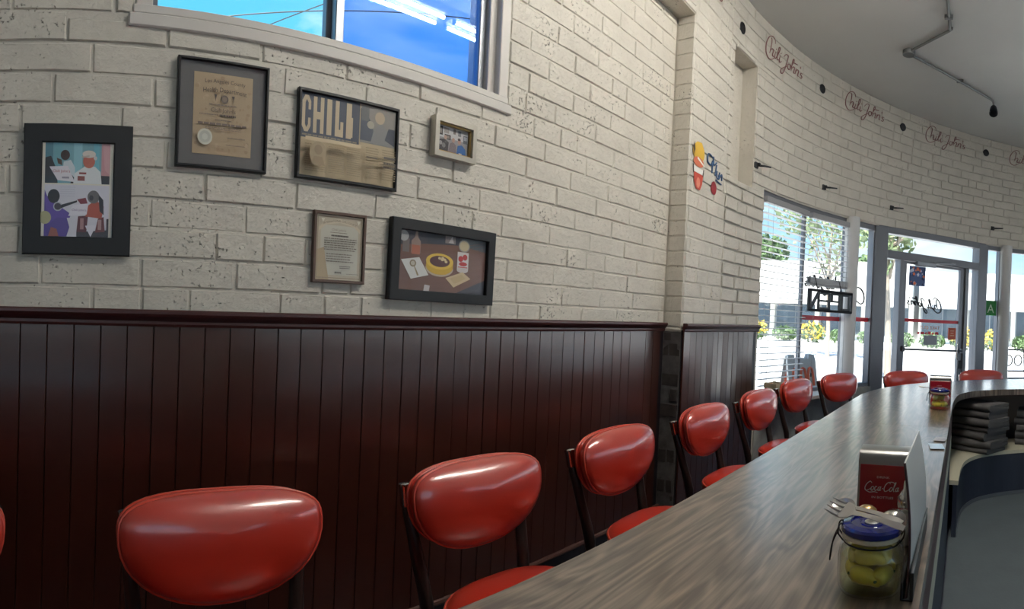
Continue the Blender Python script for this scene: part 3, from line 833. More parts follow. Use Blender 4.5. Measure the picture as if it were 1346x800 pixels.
# ------------------------------------------------------------------ venetian blinds
def blind(parent_M, x0, x1, ztop, zbot, stack, label):
    o = empty('venetian_blind', (0, 0, 0), label=label, cat='blind'); o.matrix_world = parent_M
    W = x1-x0; xm = (x0+x1)/2
    MB().rbox((x0, -0.075, ztop-0.045), (x1, -0.028, ztop), 0.003).build('headrail', M['blind_rail'], o)
    pitch, wid = 0.0485, 0.046
    prof = [(-wid/2, 0.0), (-wid/4, 0.0024), (0, 0.0032), (wid/4, 0.0024), (wid/2, 0.0)]
    me = None
    z = ztop-0.075; first = None
    while z > zbot+(0.10 if stack else 0.03):
        if first is None:
            mb = MB(); n = len(prof)
            vs = [(sx, y, zz) for sx in (-W/2, W/2) for y, zz in prof] + [(sx, y, zz-0.0028) for sx in (-W/2, W/2) for y, zz in prof]
            fs = [(i, i+1, n+i+1, n+i) for i in range(n-1)] + [(2*n+i, 3*n+i, 3*n+i+1, 2*n+i+1) for i in range(n-1)]
            fs += [(0, n, 3*n, 2*n), (n-1, 3*n-1, 4*n-1, 2*n-1)]
            mb.add(vs, fs)
            first = mb.build('slat', M['slat'], o, smooth=60); s_ = first
        else:
            s_ = first.copy(); COL.objects.link(s_); s_.parent = o
        s_.location = (xm, -0.052, z); s_.rotation_euler = (rad(random.gauss(0.5, 0.8)), rad(random.gauss(0, 0.12)), 0)
        z -= pitch
    if stack:
        for i in range(9):
            s_ = first.copy(); COL.objects.link(s_); s_.parent = o
            s_.location = (xm, -0.052, zbot+0.024+i*0.0055); s_.rotation_euler = (0, rad(random.gauss(0, 0.2)), 0)
    MB().rbox((x0, -0.075, zbot), (x1, -0.029, zbot+0.022), 0.005).build('bottom_rail', M['blind_rail'], o)
    for fx in (0.14, 0.86):
        for y in (-0.076, -0.028):
            x = x0+W*fx
            MB().tube([(x, y, zbot+0.01), (x, y, ztop-0.04)], 0.0013, 4).build('ladder_cord', M['cord'], o)
    return o, first
wM2, _ = chord(9.2, 19.4); wM3, _ = chord(19.4, 29.4)
blind(wM2, -h2+0.024, h2-0.03, 2.125, 0.64, False, 'white venetian blind lowered to the sill beside the brick pier')
b2, _ = blind(wM3, -0.312, 0.222, 2.125, 1.505, True, 'white venetian blind raised halfway above the hanging sign')
for x, zb in ((-0.267, 0.75), (0.182, 0.62)):
    c = MB().tube([(x, -0.085, 2.08), (x, -0.087, zb)], 0.0016, 5).build('pull_cord', M['cord'], b2)
    MB().lathe([(0.003, 0), (0.008, 0.006), (0.007, 0.03), (0.002, 0.04)], 8, (x, -0.087, zb-0.03)).build('cord_tassel', M['dark_metal'], c)

# hanging open sign (seen from behind)
sg = empty('hanging_open_sign', (0, 0, 0), label='black framed open sign hung in the window under the raised blind', cat='sign')
sg.matrix_world = wM3
SX0, SX1, SZ0, SZ1 = -0.39, 0.225, 1.292, 1.462
mb = MB()
mb.tube([(SX0, -0.125, SZ0), (SX1, -0.125, SZ0), (SX1, -0.125, SZ1), (SX0, -0.125, SZ1)], 0.013, 8, closed=True)
mb.build('sign_frame', M['black'], sg)
mb = MB()
cw = (SX1-SX0-0.03)/4
def bar(x0, z0, x1, z1): mb.rbox((x0, -0.133, z0), (x1, -0.117, z1), 0.003)
zl, zh, t = SZ0+0.012, SZ1-0.012, 0.026
for k, ch in enumerate('NEPO'):               # mirrored from inside, so the letters run backwards
    a = SX0+0.016+k*cw; b = a+cw-0.012
    if ch == 'N':
        bar(a, zl, a+t, zh); bar(b-t, zl, b, zh)
        Mx = Matrix.Translation(((a+b)/2, -0.125, (zl+zh)/2)) @ Matrix.Rotation(math.atan2(b-a-t, zh-zl), 4, 'Y')
        mb.box((-t/2, -0.008, -(zh-zl)*0.55), (t/2, 0.008, (zh-zl)*0.55), M=Mx)
    elif ch == 'E':
        bar(b-t, zl, b, zh)
        for zc in (zl, (zl+zh)/2-t*0.35, zh-t*0.7): bar(a, zc, b, zc+t*0.7)
    elif ch == 'P':
        bar(b-t, zl, b, zh); bar(a, zh-t*0.7, b, zh); bar(a, (zl+zh)/2-t*0.3, b, (zl+zh)/2+t*0.4); bar(a, (zl+zh)/2, a+t, zh)
    else:
        bar(a, zl, a+t, zh); bar(b-t, zl, b, zh); bar(a, zl, b, zl+t*0.7); bar(a, zh-t*0.7, b, zh)
mb.build('sign_letters', M['black'], sg)
for x in (SX0+0.12, SX1-0.16):
    MB().tube([(x, -0.125, SZ1), (x, -0.105, 1.53), (x, -0.088, 1.585), (x, -0.055, 1.592), (x, -0.020, 1.580), (x, -0.018, 1.555)], 0.004, 6).build('hanger', M['black'], sg)

# ------------------------------------------------------------------ wall vents, brackets, mural
def vent(Mx, label):
    o = empty('wall_vent', label=label, cat='vent', group='round vents high on the wall'); o.matrix_world = Mx
    Rx = Matrix.Rotation(rad(90), 4, 'X')
    MB().lathe([(0.040, -0.004), (0.040, 0.004), (0.034, 0.007), (0.034, -0.004)], 20).build('rim', M['dark_metal'], o, M=Rx, smooth=40)
    MB().lathe([(0.035, -0.006), (0.035, 0.002)], 20).build('vent_hole_shade', M['black'], o, M=Rx)  # flush black disc: shade of the open vent hole given as colour
vent(arc_M(2.4, 3.165), 'round dark vent above the masonry slot')
vent(arc_M(20.8, 3.212), 'round dark vent between the first two script names on the curve')
vent(arc_M(38.5, 3.226), 'round dark vent between the sign window name and the door name')
vent(arc_M(56.3, 3.235), 'round dark vent past the script name over the door')
def bracket(th, z, label):
    o = empty('wall_bracket', label=label, cat='bracket', group='small dark brackets on the front wall'); o.matrix_world = arc_M(th, z)
    MB().rbox((-0.022, -0.012, -0.022), (0.022, 0.012, 0.022), 0.004).build('plate', M['dark_metal'], o)
    MB().tube([(0, 0, 0), (0.03, -0.05, -0.002), (0.10, -0.07, 0.004)], [0.009, 0.008, 0.006], 8).build('arm', M['dark_metal'], o)
    MB().lathe([(0.004, -0.014), (0.013, -0.006), (0.013, 0.008), (0.004, 0.014)], 10, (-0.01, -0.03, 0)).build('knob', M['dark_metal'], o, smooth=50)
bracket(22.1, 2.375, 'small dark bracket above the hanging sign window')
bracket(36.8, 2.375, 'small dark bracket above the door frame')
bracket(58.3, 2.372, 'small dark bracket beyond the door, above the green letter card')
bracket(6.9, 2.31, 'small dark bracket beside the masonry slot')

mu = MB(); my = PY - 0.0052
def mpoly(pts, col, dz=0): mu.add([(x, my-dz, z) for x, z in pts], [tuple(range(len(pts)))], lin(*col))
def blob(cx, cz, rx, rz, n=14, jag=0.0, seed=1):
    rg = random.Random(seed); return [(cx+rx*math.cos(2*PI*k/n)*(1+rg.uniform(-jag, jag)), cz+rz*math.sin(2*PI*k/n)*(1+rg.uniform(-jag, jag))) for k in range(n)]
mpoly(blob(3.005, 2.165, 0.075, 0.062, 16, 0.10, 4), (214, 172, 62))
mpoly([(2.945, 2.13), (2.93, 2.18), (2.945, 2.215), (2.955, 2.17)], (60, 52, 50), 0.0001)
mpoly(blob(3.005, 2.105, 0.066, 0.030, 14, 0.05, 5), (206, 112, 82), 0.0002)
mpoly([(2.99, 2.135), (3.085, 2.10), (3.085, 2.09), (2.985, 2.122)], (232, 230, 222), 0.0003)
mpoly([(2.94, 2.075), (3.075, 2.07), (3.07, 2.04), (2.945, 2.04)], (230, 228, 220), 0.0004)
mpoly([(2.932, 2.08), (2.942, 2.08), (2.95, 2.035), (2.94, 2.03)], (50, 46, 46), 0.0005); mpoly([(3.068, 2.075), (3.08, 2.075), (3.072, 2.03), (3.06, 2.035)], (50, 46, 46), 0.0005)
mpoly([(2.95, 2.04), (3.068, 2.038), (3.06, 1.985), (3.035, 1.945), (2.985, 1.945), (2.955, 1.985)], (190, 74, 58), 0.0004)
mpoly(blob(3.008, 1.985, 0.024, 0.032, 12), (222, 140, 116), 0.0006)
mo = mu.build('wall_mural', M['paint_marks'])
tag(mo, 'small painted stencil of a bearded face with yellow hair on the brick pier', 'mural')
mb = MB()
for st in ([(3.19, 2.18), (3.13, 2.19), (3.12, 2.14), (3.17, 2.13), (3.19, 2.16), (3.185, 2.085)], [(3.20, 2.19), (3.21, 2.14), (3.25, 2.165)], [(3.25, 2.15), (3.235, 2.08)],
           [(3.26, 2.115), (3.26, 2.075), (3.29, 2.07)], [(3.30, 2.115), (3.29, 2.075), (3.33, 2.11), (3.335, 2.07)], [(3.245, 2.055), (3.33, 2.045)]):
    mb.tube(smooth_path([(x, PY-0.006, z) for x, z in st], 4), 0.0048, 5)
dm = MB(); dm.add([(x, my, z) for x, z in blob(3.225, 2.0, 0.040, 0.042, 16)], [tuple(range(16))], lin(138, 38, 46)); dm.build('red_dot', M['paint_marks'], mo)
mb.build('blue_scrawl', mat('blue_scrawl_paint', lin(52, 84, 124), 0.6), mo)

# ------------------------------------------------------------------ framed pictures
class Print(MB):
    """flat print: coloured shapes on a sheet, u to the right and v up from its lower-left corner"""
    def __init__(s, w, h, base): super().__init__(); s.w, s.h, s.n = w, h, 0; s.rect(0, 0, w, h, base)
    def _y(s): s.n += 1; return -0.00004*s.n
    def poly(s, pts, c):
        y = s._y(); s.add([(u, y, v) for u, v in pts], [tuple(range(len(pts)))], lin(*c)); return s
    def rect(s, a, b, c_, d, c): return s.poly([(a, b), (c_, b), (c_, d), (a, d)], c)
    def R(s, a, b, c_, d, c): return s.rect(a*s.w, b*s.h, c_*s.w, d*s.h, c)
    def P(s, pts, c): return s.poly([(a*s.w, b*s.h) for a, b in pts], c)
    def E(s, cx, cy, rx, ry, c, n=18, rot=0.0):
        return s.poly([(cx*s.w + rx*s.w*math.cos(2*PI*k/n)*math.cos(rot) - ry*s.h*math.sin(2*PI*k/n)*math.sin(rot),
                        cy*s.h + rx*s.w*math.cos(2*PI*k/n)*math.sin(rot) + ry*s.h*math.sin(2*PI*k/n)*math.cos(rot)) for k in range(n)], c)
    def text(s, t, size, cx, cy, c, sx=1.0, bend=0.0):
        vs, fs = text_polys(t, size*s.h, sx=sx); y = s._y()
        s.add([(cx*s.w+a, y, cy*s.h+b - bend*a*a) for a, b in vs], fs, lin(*c)); return s
    def lines(s, x0, x1, y0, y1, n, c, th=0.4, seed=1, ragged=0.1):
        rg = random.Random(seed)
        for i in range(n):
            y = y1 - (y1-y0)*(i+0.5)/n; hh = (y1-y0)/n*th/2
            x = x0
            xe = x1 - rg.uniform(0, ragged)*(x1-x0)
            while x < xe:
                l_ = rg.uniform(0.04, 0.12)*(x1-x0); s.R(x, y-hh, min(xe, x+l_), y+hh, c); x += l_ + 0.015*(x1-x0)
        return s

def picture(name, x0, x1, z0, z1, fw, fd, fmat, prn, label, inset=0.0, tilt=0.0, lip=None, matboard=None, glazed=True):
    """frame hung on the long wall; prn is a Print that fills the opening (or the mat's opening)"""
    cx, cz = (x0+x1)/2, (z0+z1)/2; W, H = x1-x0, z1-z0
    o = empty(name, (cx, WY-0.002, cz), label=label, cat='picture'); o.rotation_euler = (0, rad(tilt), 0)
    ft, fb = -fd, 0.0
    # mitred frame, one piece per side
    def side(p, q, r_, s_):
        mb = MB(); b_ = 0.003
        vs = [(a, y, b) for y in (fb, ft+b_) for a, b in (p, q, r_, s_)]
        ins = [(a*0.985 if abs(a) > 0 else a, ft, b*0.985) for a, b in (p, q)] + [(a*1.012, ft, b*1.012) for a, b in (r_, s_)]
        vs += ins
        fs = [(0, 1, 2, 3), (0, 4, 5, 1), (1, 5, 6, 2), (2, 6, 7, 3), (3, 7, 4, 0), (4, 8, 9, 5), (5, 9, 10, 6), (6, 10, 11, 7), (7, 11, 8, 4), (8, 11, 10, 9)]
        mb.add(vs, fs); mb.build('frame_side', fmat, o)
    a, b, c, d = W/2, H/2, W/2-fw, H/2-fw
    side((-a, -b), (a, -b), (c, -d), (-c, -d)); side((a, -b), (a, b), (c, d), (c, -d))
    side((a, b), (-a, b), (-c, d), (c, d)); side((-a, b), (-a, -b), (-c, -d), (-c, d))
    MB().box((-c-0.002, -0.004, -d-0.002), (c+0.002, 0.0, d+0.002)).build('backing', M['mat_grey'], o)
    if lip:
        t = 0.006
        mb = MB(); yy = -fd*0.62
        mb.box((-c, yy, -d), (c, 0, -d+t)).box((-c, yy, d-t), (c, 0, d)).box((-c, yy, -d), (-c+t, 0, d)).box((c-t, yy, -d), (c, 0, d)); mb.build('inner_lip', lip, o)
    px0, pz0 = -prn.w/2, -prn.h/2
    if matboard: MB().box((-c, -0.008, -d), (c, -0.004, d)).build('mat_board', matboard[0], o); px0 += matboard[1]; pz0 += matboard[2]
    p = prn.build('print', M['prints'], o); p.location = (px0, -0.0095, pz0)
    if glazed: MB().box((-c, -fd*0.55-0.002, -d), (c, -fd*0.55, d)).build('pane', M['frame_glass'], o)
    return o
M['frame_glass'] = glass('frame_glass', (0.98, 0.98, 0.98), 0.1)

# 1 two snapshots in a wide black frame
p = Print(0.205, 0.268, (232, 226, 212))
p.R(0.04, 0.57, 0.95, 1.0, (128, 176, 190))
for i, (a, b, c) in enumerate([(0.04, 0.15, (92, 140, 156)), (0.16, 0.28, (120, 176, 190)), (0.44, 0.56, (150, 200, 212)), (0.72, 0.8, (120, 190, 206)), (0.83, 0.95, (206, 156, 160))]): p.R(a, 0.57, b, 1.0, c)
p.P([(0.04, 0.57), (0.22, 0.57), (0.2, 0.72), (0.12, 0.86), (0.04, 0.84)], (52, 54, 60))
p.R(0.82, 0.57, 0.95, 0.66, (46, 40, 44)); p.P([(0.85, 0.98), (0.94, 0.98), (0.94, 0.68), (0.88, 0.72)], (212, 168, 172))
p.P([(0.28, 0.66), (0.46, 0.64), (0.46, 0.74), (0.40, 0.82), (0.30, 0.80)], (206, 216, 222)); p.E(0.32, 0.87, 0.065, 0.055, (66, 52, 50)); p.P([(0.2, 0.84), (0.27, 0.82), (0.28, 0.76), (0.22, 0.78)], (92, 72, 64))
p.P([(0.42, 0.66), (0.5, 0.58), (0.5, 0.57), (0.4, 0.57)], (58, 50, 52))
p.P([(0.44, 0.57), (0.84, 0.57), (0.82, 0.70), (0.74, 0.755), (0.60, 0.755), (0.46, 0.68)], (226, 228, 230)); p.E(0.655, 0.81, 0.085, 0.075, (186, 108, 92)); p.E(0.655, 0.885, 0.095, 0.04, (216, 208, 200)); p.P([(0.55, 0.86), (0.66, 0.875), (0.66, 0.855), (0.56, 0.845)], (190, 180, 172)); p.E(0.745, 0.845, 0.025, 0.022, (206, 206, 206))
p.R(0.52, 0.67, 0.62, 0.69, (146, 66, 66)); p.R(0.5, 0.60, 0.60, 0.65, (150, 80, 74))
p.P([(0.10, 0.745), (0.36, 0.755), (0.46, 0.585), (0.22, 0.60)], (226, 222, 230)); p.text('Chili John\'s', 0.042, 0.27, 0.685, (168, 58, 70)); p.R(0.28, 0.62, 0.38, 0.64, (150, 146, 160))
p.R(0.04, 0.0, 0.95, 0.555, (214, 212, 222)); p.P([(0.04, 0.0), (0.36, 0.0), (0.40, 0.1), (0.36, 0.2), (0.22, 0.2), (0.12, 0.35), (0.04, 0.5)], (86, 66, 148))
p.P([(0.04, 0.42), (0.16, 0.44), (0.30, 0.30), (0.42, 0.24), (0.40, 0.20), (0.22, 0.2), (0.1, 0.12)], (98, 74, 166)); p.E(0.17, 0.43, 0.085, 0.075, (34, 32, 38)); p.E(0.23, 0.32, 0.065, 0.05, (180, 180, 190)); p.E(0.23, 0.32, 0.05, 0.037, (70, 62, 76)); p.P([(0.27, 0.30), (0.50, 0.37), (0.5, 0.39), (0.28, 0.34)], (40, 38, 46)); p.E(0.05, 0.20, 0.09, 0.07, (176, 172, 130)); p.P([(0.10, 0.0), (0.25, 0.0), (0.22, 0.08), (0.14, 0.1)], (150, 84, 70))
p.P([(0.50, 0.0), (0.95, 0.0), (0.95, 0.08), (0.5, 0.05)], (58, 54, 60)); p.P([(0.5, 0.05), (0.64, 0.05), (0.66, 0.23), (0.52, 0.22)], (92, 44, 52)); p.P([(0.76, 0.05), (0.90, 0.06), (0.88, 0.22), (0.80, 0.20)], (112, 56, 60)); p.R(0.55, 0.08, 0.60, 0.2, (170, 130, 130)); p.R(0.80, 0.08, 0.85, 0.19, (176, 140, 138))
p.P([(0.62, 0.22), (0.85, 0.2), (0.88, 0.33), (0.76, 0.4), (0.66, 0.34)], (176, 84, 66)); p.P([(0.5, 0.40), (0.62, 0.42), (0.66, 0.34), (0.58, 0.32)], (124, 46, 60)); p.E(0.73, 0.43, 0.085, 0.07, (110, 104, 104)); p.E(0.70, 0.42, 0.03, 0.03, (60, 56, 60)); p.P([(0.80, 0.46), (0.87, 0.4), (0.88, 0.24), (0.82, 0.28)], (44, 40, 44)); p.P([(0.62, 0.12), (0.78, 0.13), (0.70, 0.0)], (224, 220, 230))
p.P([(0.38, 0.22), (0.64, 0.24), (0.66, 0.36), (0.44, 0.34)], (226, 222, 232)); p.text('Chili John\'s', 0.035, 0.53, 0.275, (110, 58, 130)); p.R(0.92, 0.02, 0.95, 0.2, (58, 54, 60)); p.lines(0.26, 0.48, 0.42, 0.54, 5, (196, 194, 206), 0.3)
picture('framed_snapshots', -0.127, 0.186, 1.304, 1.678, 0.052, 0.018, M['black_frame'], p, 'two stacked colour snapshots in a wide flat black frame', glazed=True)
# 2 old certificate on a grey mat
p = Print(0.182, 0.238, (186, 164, 134))
rg = random.Random(11)
for i in range(70):
    p.E(rg.uniform(0.05, 0.95), rg.uniform(0.05, 0.95), rg.uniform(0.01, 0.04), rg.uniform(0.01, 0.035), rg.choice([(178, 154, 124), (194, 172, 142), (170, 146, 118)]), 8)
ink = (84, 76, 72)
p.text('Los Angeles County', 0.068, 0.52, 0.885, ink, 0.95, 0.7); p.text('Health Department', 0.082, 0.52, 0.775, ink, 0.88, 1.1)
p.E(0.52, 0.69, 0.062, 0.052, (110, 98, 90)); p.E(0.52, 0.69, 0.04, 0.032, (140, 124, 110)); p.P([(0.34, 0.74), (0.39, 0.74), (0.375, 0.70), (0.37, 0.65), (0.36, 0.70)], ink); p.P([(0.64, 0.74), (0.69, 0.74), (0.675, 0.70), (0.67, 0.65), (0.66, 0.70)], ink)
p.lines(0.26, 0.78, 0.60, 0.63, 1, (120, 106, 96), 0.5, 2); p.text('Chili John\'s', 0.072, 0.50, 0.525, ink); p.lines(0.44, 0.72, 0.47, 0.505, 1, ink, 0.7, 15, 0.0); p.lines(0.10, 0.42, 0.475, 0.50, 1, (120, 106, 96), 0.5, 4)
p.lines(0.08, 0.92, 0.36, 0.39, 1, (112, 98, 90), 0.9, 5, 0.02); p.lines(0.36, 0.66, 0.41, 0.44, 1, (124, 110, 100), 0.4, 6); p.lines(0.2, 0.82, 0.30, 0.34, 2, (124, 110, 100), 0.4, 7); p.lines(0.58, 0.88, 0.20, 0.23, 1, (110, 98, 90), 0.4, 8, 0.0); p.lines(0.56, 0.88, 0.11, 0.14, 1, (124, 110, 100), 0.3, 9, 0.0)
p.E(0.20, 0.205, 0.125, 0.10, (206, 204, 190), 22); p.E(0.20, 0.205, 0.095, 0.074, (186, 186, 176), 22); p.E(0.20, 0.205, 0.05, 0.04, (204, 204, 194), 10)
picture('framed_certificate', 0.312, 0.594, 1.575, 1.894, 0.0085, 0.020, M['thin_black'], p, 'old tan certificate with a pale seal on grey mat in a thin black frame', matboard=(M['mat_grey'], 0.0, 0.002))
# 3 newspaper cutting
p = Print(0.352, 0.258, (196, 178, 146))
dk, tan_ = (78, 84, 98), (206, 188, 158)
p.R(0.0, 0.46, 0.60, 1.0, dk)
lx = [0.02, 0.155, 0.26, 0.355, 0.45]
p.P([(0.015, 0.6), (0.015, 0.9), (0.04, 0.97), (0.075, 0.97), (0.10, 0.9), (0.10, 0.8), (0.075, 0.8), (0.075, 0.88), (0.058, 0.92), (0.045, 0.88), (0.045, 0.62), (0.058, 0.58), (0.075, 0.62), (0.075, 0.7), (0.10, 0.7), (0.10, 0.6), (0.075, 0.53), (0.04, 0.53)], tan_)
def stem_(x, w_): p.R(x, 0.53, x+w_, 0.97, tan_)
stem_(0.125, 0.035); stem_(0.195, 0.035); p.R(0.16, 0.70, 0.195, 0.79, tan_); stem_(0.26, 0.05); stem_(0.345, 0.04); p.R(0.345, 0.53, 0.43, 0.62, tan_); p.R(0.40, 0.53, 0.43, 0.72, tan_); stem_(0.46, 0.055); p.R(0.50, 0.55, 0.53, 0.80, tan_)
p.R(0.13, 0.46, 0.60, 0.50, dk); p.lines(0.02, 0.58, 0.47, 0.52, 1, (150, 140, 124), 0.4, 3, 0.0)
p.R(0.61, 0.52, 1.0, 1.0, (150, 146, 138)); p.P([(0.61, 0.55), (0.78, 0.55), (0.74, 0.75), (0.66, 0.95), (0.61, 0.95)], (86, 92, 104)); p.P([(0.72, 0.52), (0.95, 0.52), (0.92, 0.72), (0.84, 0.80), (0.76, 0.72)], (142, 142, 140)); p.E(0.82, 0.87, 0.055, 0.08, (190, 172, 148)); p.P([(0.88, 0.6), (0.99, 0.54), (0.99, 0.76), (0.92, 0.76)], (76, 80, 92)); p.R(0.62, 0.80, 0.70, 0.97, (112, 112, 114)); p.E(0.72, 0.76, 0.04, 0.05, (180, 174, 160))
for i, (a, b) in enumerate([(0.05, 0.26), (0.28, 0.44), (0.46, 0.60), (0.65, 0.79), (0.82, 0.97)]): p.lines(a, b, 0.05, 0.40 if i < 3 else 0.46, 13, (158, 142, 116), 0.45, 20+i, 0.05)
p.E(0.15, 0.25, 0.085, 0.15, (166, 148, 120)); p.E(0.15, 0.30, 0.04, 0.06, (142, 124, 100)); p.P([(0.08, 0.12), (0.22, 0.12), (0.19, 0.22), (0.11, 0.22)], (150, 132, 106)); p.R(0.02, 0.40, 0.58, 0.445, (206, 188, 156)); p.R(0.64, 0.31, 0.76, 0.325, (90, 82, 74)); p.R(0.83, 0.33, 0.96, 0.36, (100, 92, 84)); p.lines(0.83, 0.97, 0.20, 0.30, 2, (84, 78, 72), 0.6, 40)
picture('framed_newspaper', 0.693, 1.066, 1.577, 1.857, 0.0105, 0.020, M['thin_black'], p, 'yellowed newspaper cutting with tall block headline in a thin black frame')
# 4 small photograph, silver frame
p = Print(0.142, 0.098, (150, 148, 148))
p.R(0, 0.55, 1, 1, (196, 196, 196)); p.R(0.02, 0.62, 0.16, 0.95, (70, 66, 66)); p.R(0.05, 0.68, 0.13, 0.89, (140, 132, 126)); p.R(0.20, 0.72, 0.36, 0.92, (156, 150, 146)); p.R(0.22, 0.5, 0.42, 0.68, (72, 66, 66)); p.R(0.26, 0.54, 0.38, 0.64, (150, 140, 130)); p.R(0.5, 0.75, 0.58, 0.95, (120, 110, 108)); p.R(0.66, 0.72, 0.76, 0.92, (110, 110, 116)); p.R(0.84, 0.5, 0.98, 0.8, (92, 96, 104)); p.R(0.86, 0.62, 0.96, 0.76, (168, 172, 180))
p.P([(0.0, 0.0), (0.34, 0.0), (0.36, 0.4), (0.22, 0.5), (0.05, 0.45)], (58, 54, 58)); p.E(0.10, 0.33, 0.05, 0.08, (150, 146, 146)); p.E(0.2, 0.26, 0.06, 0.09, (120, 118, 120)); p.E(0.25, 0.56, 0.05, 0.08, (190, 158, 142))
p.P([(0.34, 0.0), (0.62, 0.0), (0.60, 0.36), (0.50, 0.45), (0.40, 0.38)], (124, 112, 116)); p.E(0.51, 0.52, 0.05, 0.09, (182, 146, 132)); p.P([(0.62, 0.0), (0.94, 0.0), (0.92, 0.28), (0.80, 0.42), (0.66, 0.36)], (52, 98, 158)); p.E(0.71, 0.52, 0.055, 0.10, (178, 138, 124)); p.E(0.70, 0.60, 0.05, 0.05, (60, 52, 52)); p.R(0.70, 0.02, 0.80, 0.10, (222, 222, 224))
picture('small_silver_frame', 1.209, 1.405, 1.728, 1.872, 0.020, 0.032, M['silver_frame'], p, 'small snapshot of two people in a deep silver frame with gold lip', lip=M['gold'])
# 5 award
p = Print(0.172, 0.212, (198, 186, 164))
p.R(0.10, 0.08, 0.90, 0.84, (206, 202, 188)); p.P([(0.0, 0.0), (0.30, 0.0), (0.22, 0.3), (0.18, 0.5), (0.0, 0.45)], (186, 166, 134)); p.R(0.03, 0.03, 0.97, 0.045, (164, 148, 126)); p.R(0.03, 0.955, 0.97, 0.97, (164, 148, 126)); p.R(0.03, 0.03, 0.045, 0.97, (164, 148, 126)); p.R(0.955, 0.03, 0.97, 0.97, (164, 148, 126))
p.P([(0.06, 0.80), (0.2, 0.90), (0.5, 0.945), (0.8, 0.90), (0.94, 0.80), (0.94, 0.74), (0.8, 0.84), (0.5, 0.885), (0.2, 0.84), (0.06, 0.74)], (214, 200, 176))
p.text('INTERNATIONAL CHILI SOCIETY', 0.05, 0.5, 0.895, (104, 88, 80), 0.78, 3.2)
p.text('Chili John\'s', 0.055, 0.48, 0.755, (150, 132, 118)); p.lines(0.3, 0.66, 0.72, 0.74, 1, (128, 118, 106), 0.5, 3); p.lines(0.32, 0.68, 0.665, 0.70, 1, (84, 76, 72), 0.7, 16, 0.0); p.lines(0.17, 0.88, 0.45, 0.655, 6, (118, 108, 98), 0.4, 8, 0.12); p.lines(0.22, 0.82, 0.27, 0.42, 4, (118, 108, 98), 0.4, 9, 0.2); p.lines(0.5, 0.75, 0.18, 0.23, 2, (100, 92, 86), 0.5, 10); p.lines(0.4, 0.55, 0.10, 0.14, 1, (96, 90, 84), 0.7, 12); p.lines(0.65, 0.92, 0.09, 0.12, 1, (140, 130, 116), 0.3, 13)
p.P([(0.08, 0.93), (0.16, 0.93), (0.12, 0.87)], (222, 216, 200)); p.P([(0.84, 0.93), (0.92, 0.93), (0.88, 0.87)], (222, 216, 200))
picture('framed_award', 0.762, 0.954, 1.253, 1.483, 0.0105, 0.018, M['brown_frame'], p, 'parchment award with an arched heading in a narrow brown wooden frame')
# 6 photograph of a chili bowl on a table
p = Print(0.405, 0.232, (116, 84, 72))
p.R(0, 0, 1, 1, (118, 84, 72)); p.P([(0, 0.72), (0.4, 0.80), (1, 0.88), (1, 1), (0, 1)], (70, 68, 76)); p.P([(0.30, 0.78), (0.66, 0.82), (0.68, 1), (0.28, 1)], (58, 60, 72)); p.P([(0.68, 0.82), (1, 0.76), (1, 1), (0.7, 1)], (84, 92, 98)); p.P([(0.58, 0.0), (1, 0.30), (1, 0.0)], (62, 60, 70))
for i in range(14):
    a = 0.05+i*0.05; p.P([(0.02, a), (0.6, a+0.06), (0.98, a+0.22), (0.98, a+0.225), (0.6, a+0.066), (0.02, a+0.006)], (126, 92, 78) if i % 2 else (108, 76, 66))
p.P([(0.13, 0.62), (0.23, 0.62), (0.23, 0.80), (0.20, 0.86), (0.195, 0.97), (0.175, 0.97), (0.165, 0.86), (0.13, 0.80)], (150, 128, 120)); p.R(0.135, 0.60, 0.225, 0.74, (178, 106, 84)); p.R(0.04, 0.62, 0.11, 0.82, (120, 108, 106)); p.E(0.05, 0.86, 0.05, 0.08, (168, 168, 168)); p.R(0.50, 0.83, 0.62, 0.98, (136, 128, 128)); p.P([(0.54, 0.84), (0.58, 0.95), (0.6, 0.84)], (196, 190, 190))
p.E(0.45, 0.42, 0.158, 0.13, (188, 170, 146)); p.E(0.45, 0.46, 0.155, 0.14, (196, 156, 50), 24); p.P([(0.297, 0.50), (0.605, 0.50), (0.59, 0.40), (0.52, 0.33), (0.40, 0.33), (0.31, 0.40)], (206, 166, 52)); p.E(0.45, 0.53, 0.155, 0.125, (226, 190, 74), 24); p.E(0.45, 0.53, 0.115, 0.088, (88, 50, 46), 20)
for dx, dy in ((-0.005, 0.05), (0.03, 0.055), (0.055, 0.035), (0.025, 0.03), (0.07, 0.005)): p.E(0.45+dx, 0.53+dy, 0.018, 0.022, (216, 196, 150), 7)
p.P([(0.65, 0.42), (0.785, 0.44), (0.785, 0.72), (0.65, 0.72)], (214, 208, 206)); p.E(0.717, 0.43, 0.068, 0.045, (206, 196, 194)); p.E(0.725, 0.82, 0.068, 0.10, (150, 146, 140)); p.E(0.725, 0.82, 0.056, 0.082, (196, 180, 146)); p.E(0.69, 0.61, 0.03, 0.05, (186, 60, 62), 9); p.E(0.74, 0.64, 0.03, 0.05, (186, 66, 66), 9); p.E(0.72, 0.53, 0.05, 0.035, (190, 64, 64), 9); p.R(0.66, 0.47, 0.775, 0.485, (196, 90, 90))
p.P([(0.03, 0.50), (0.22, 0.56), (0.33, 0.30), (0.14, 0.22)], (214, 212, 208)); p.E(0.155, 0.46, 0.035, 0.055, (134, 118, 94)); p.E(0.155, 0.46, 0.022, 0.034, (190, 182, 168)); p.P([(0.165, 0.42), (0.175, 0.42), (0.225, 0.285), (0.205, 0.275)], (150, 132, 100))
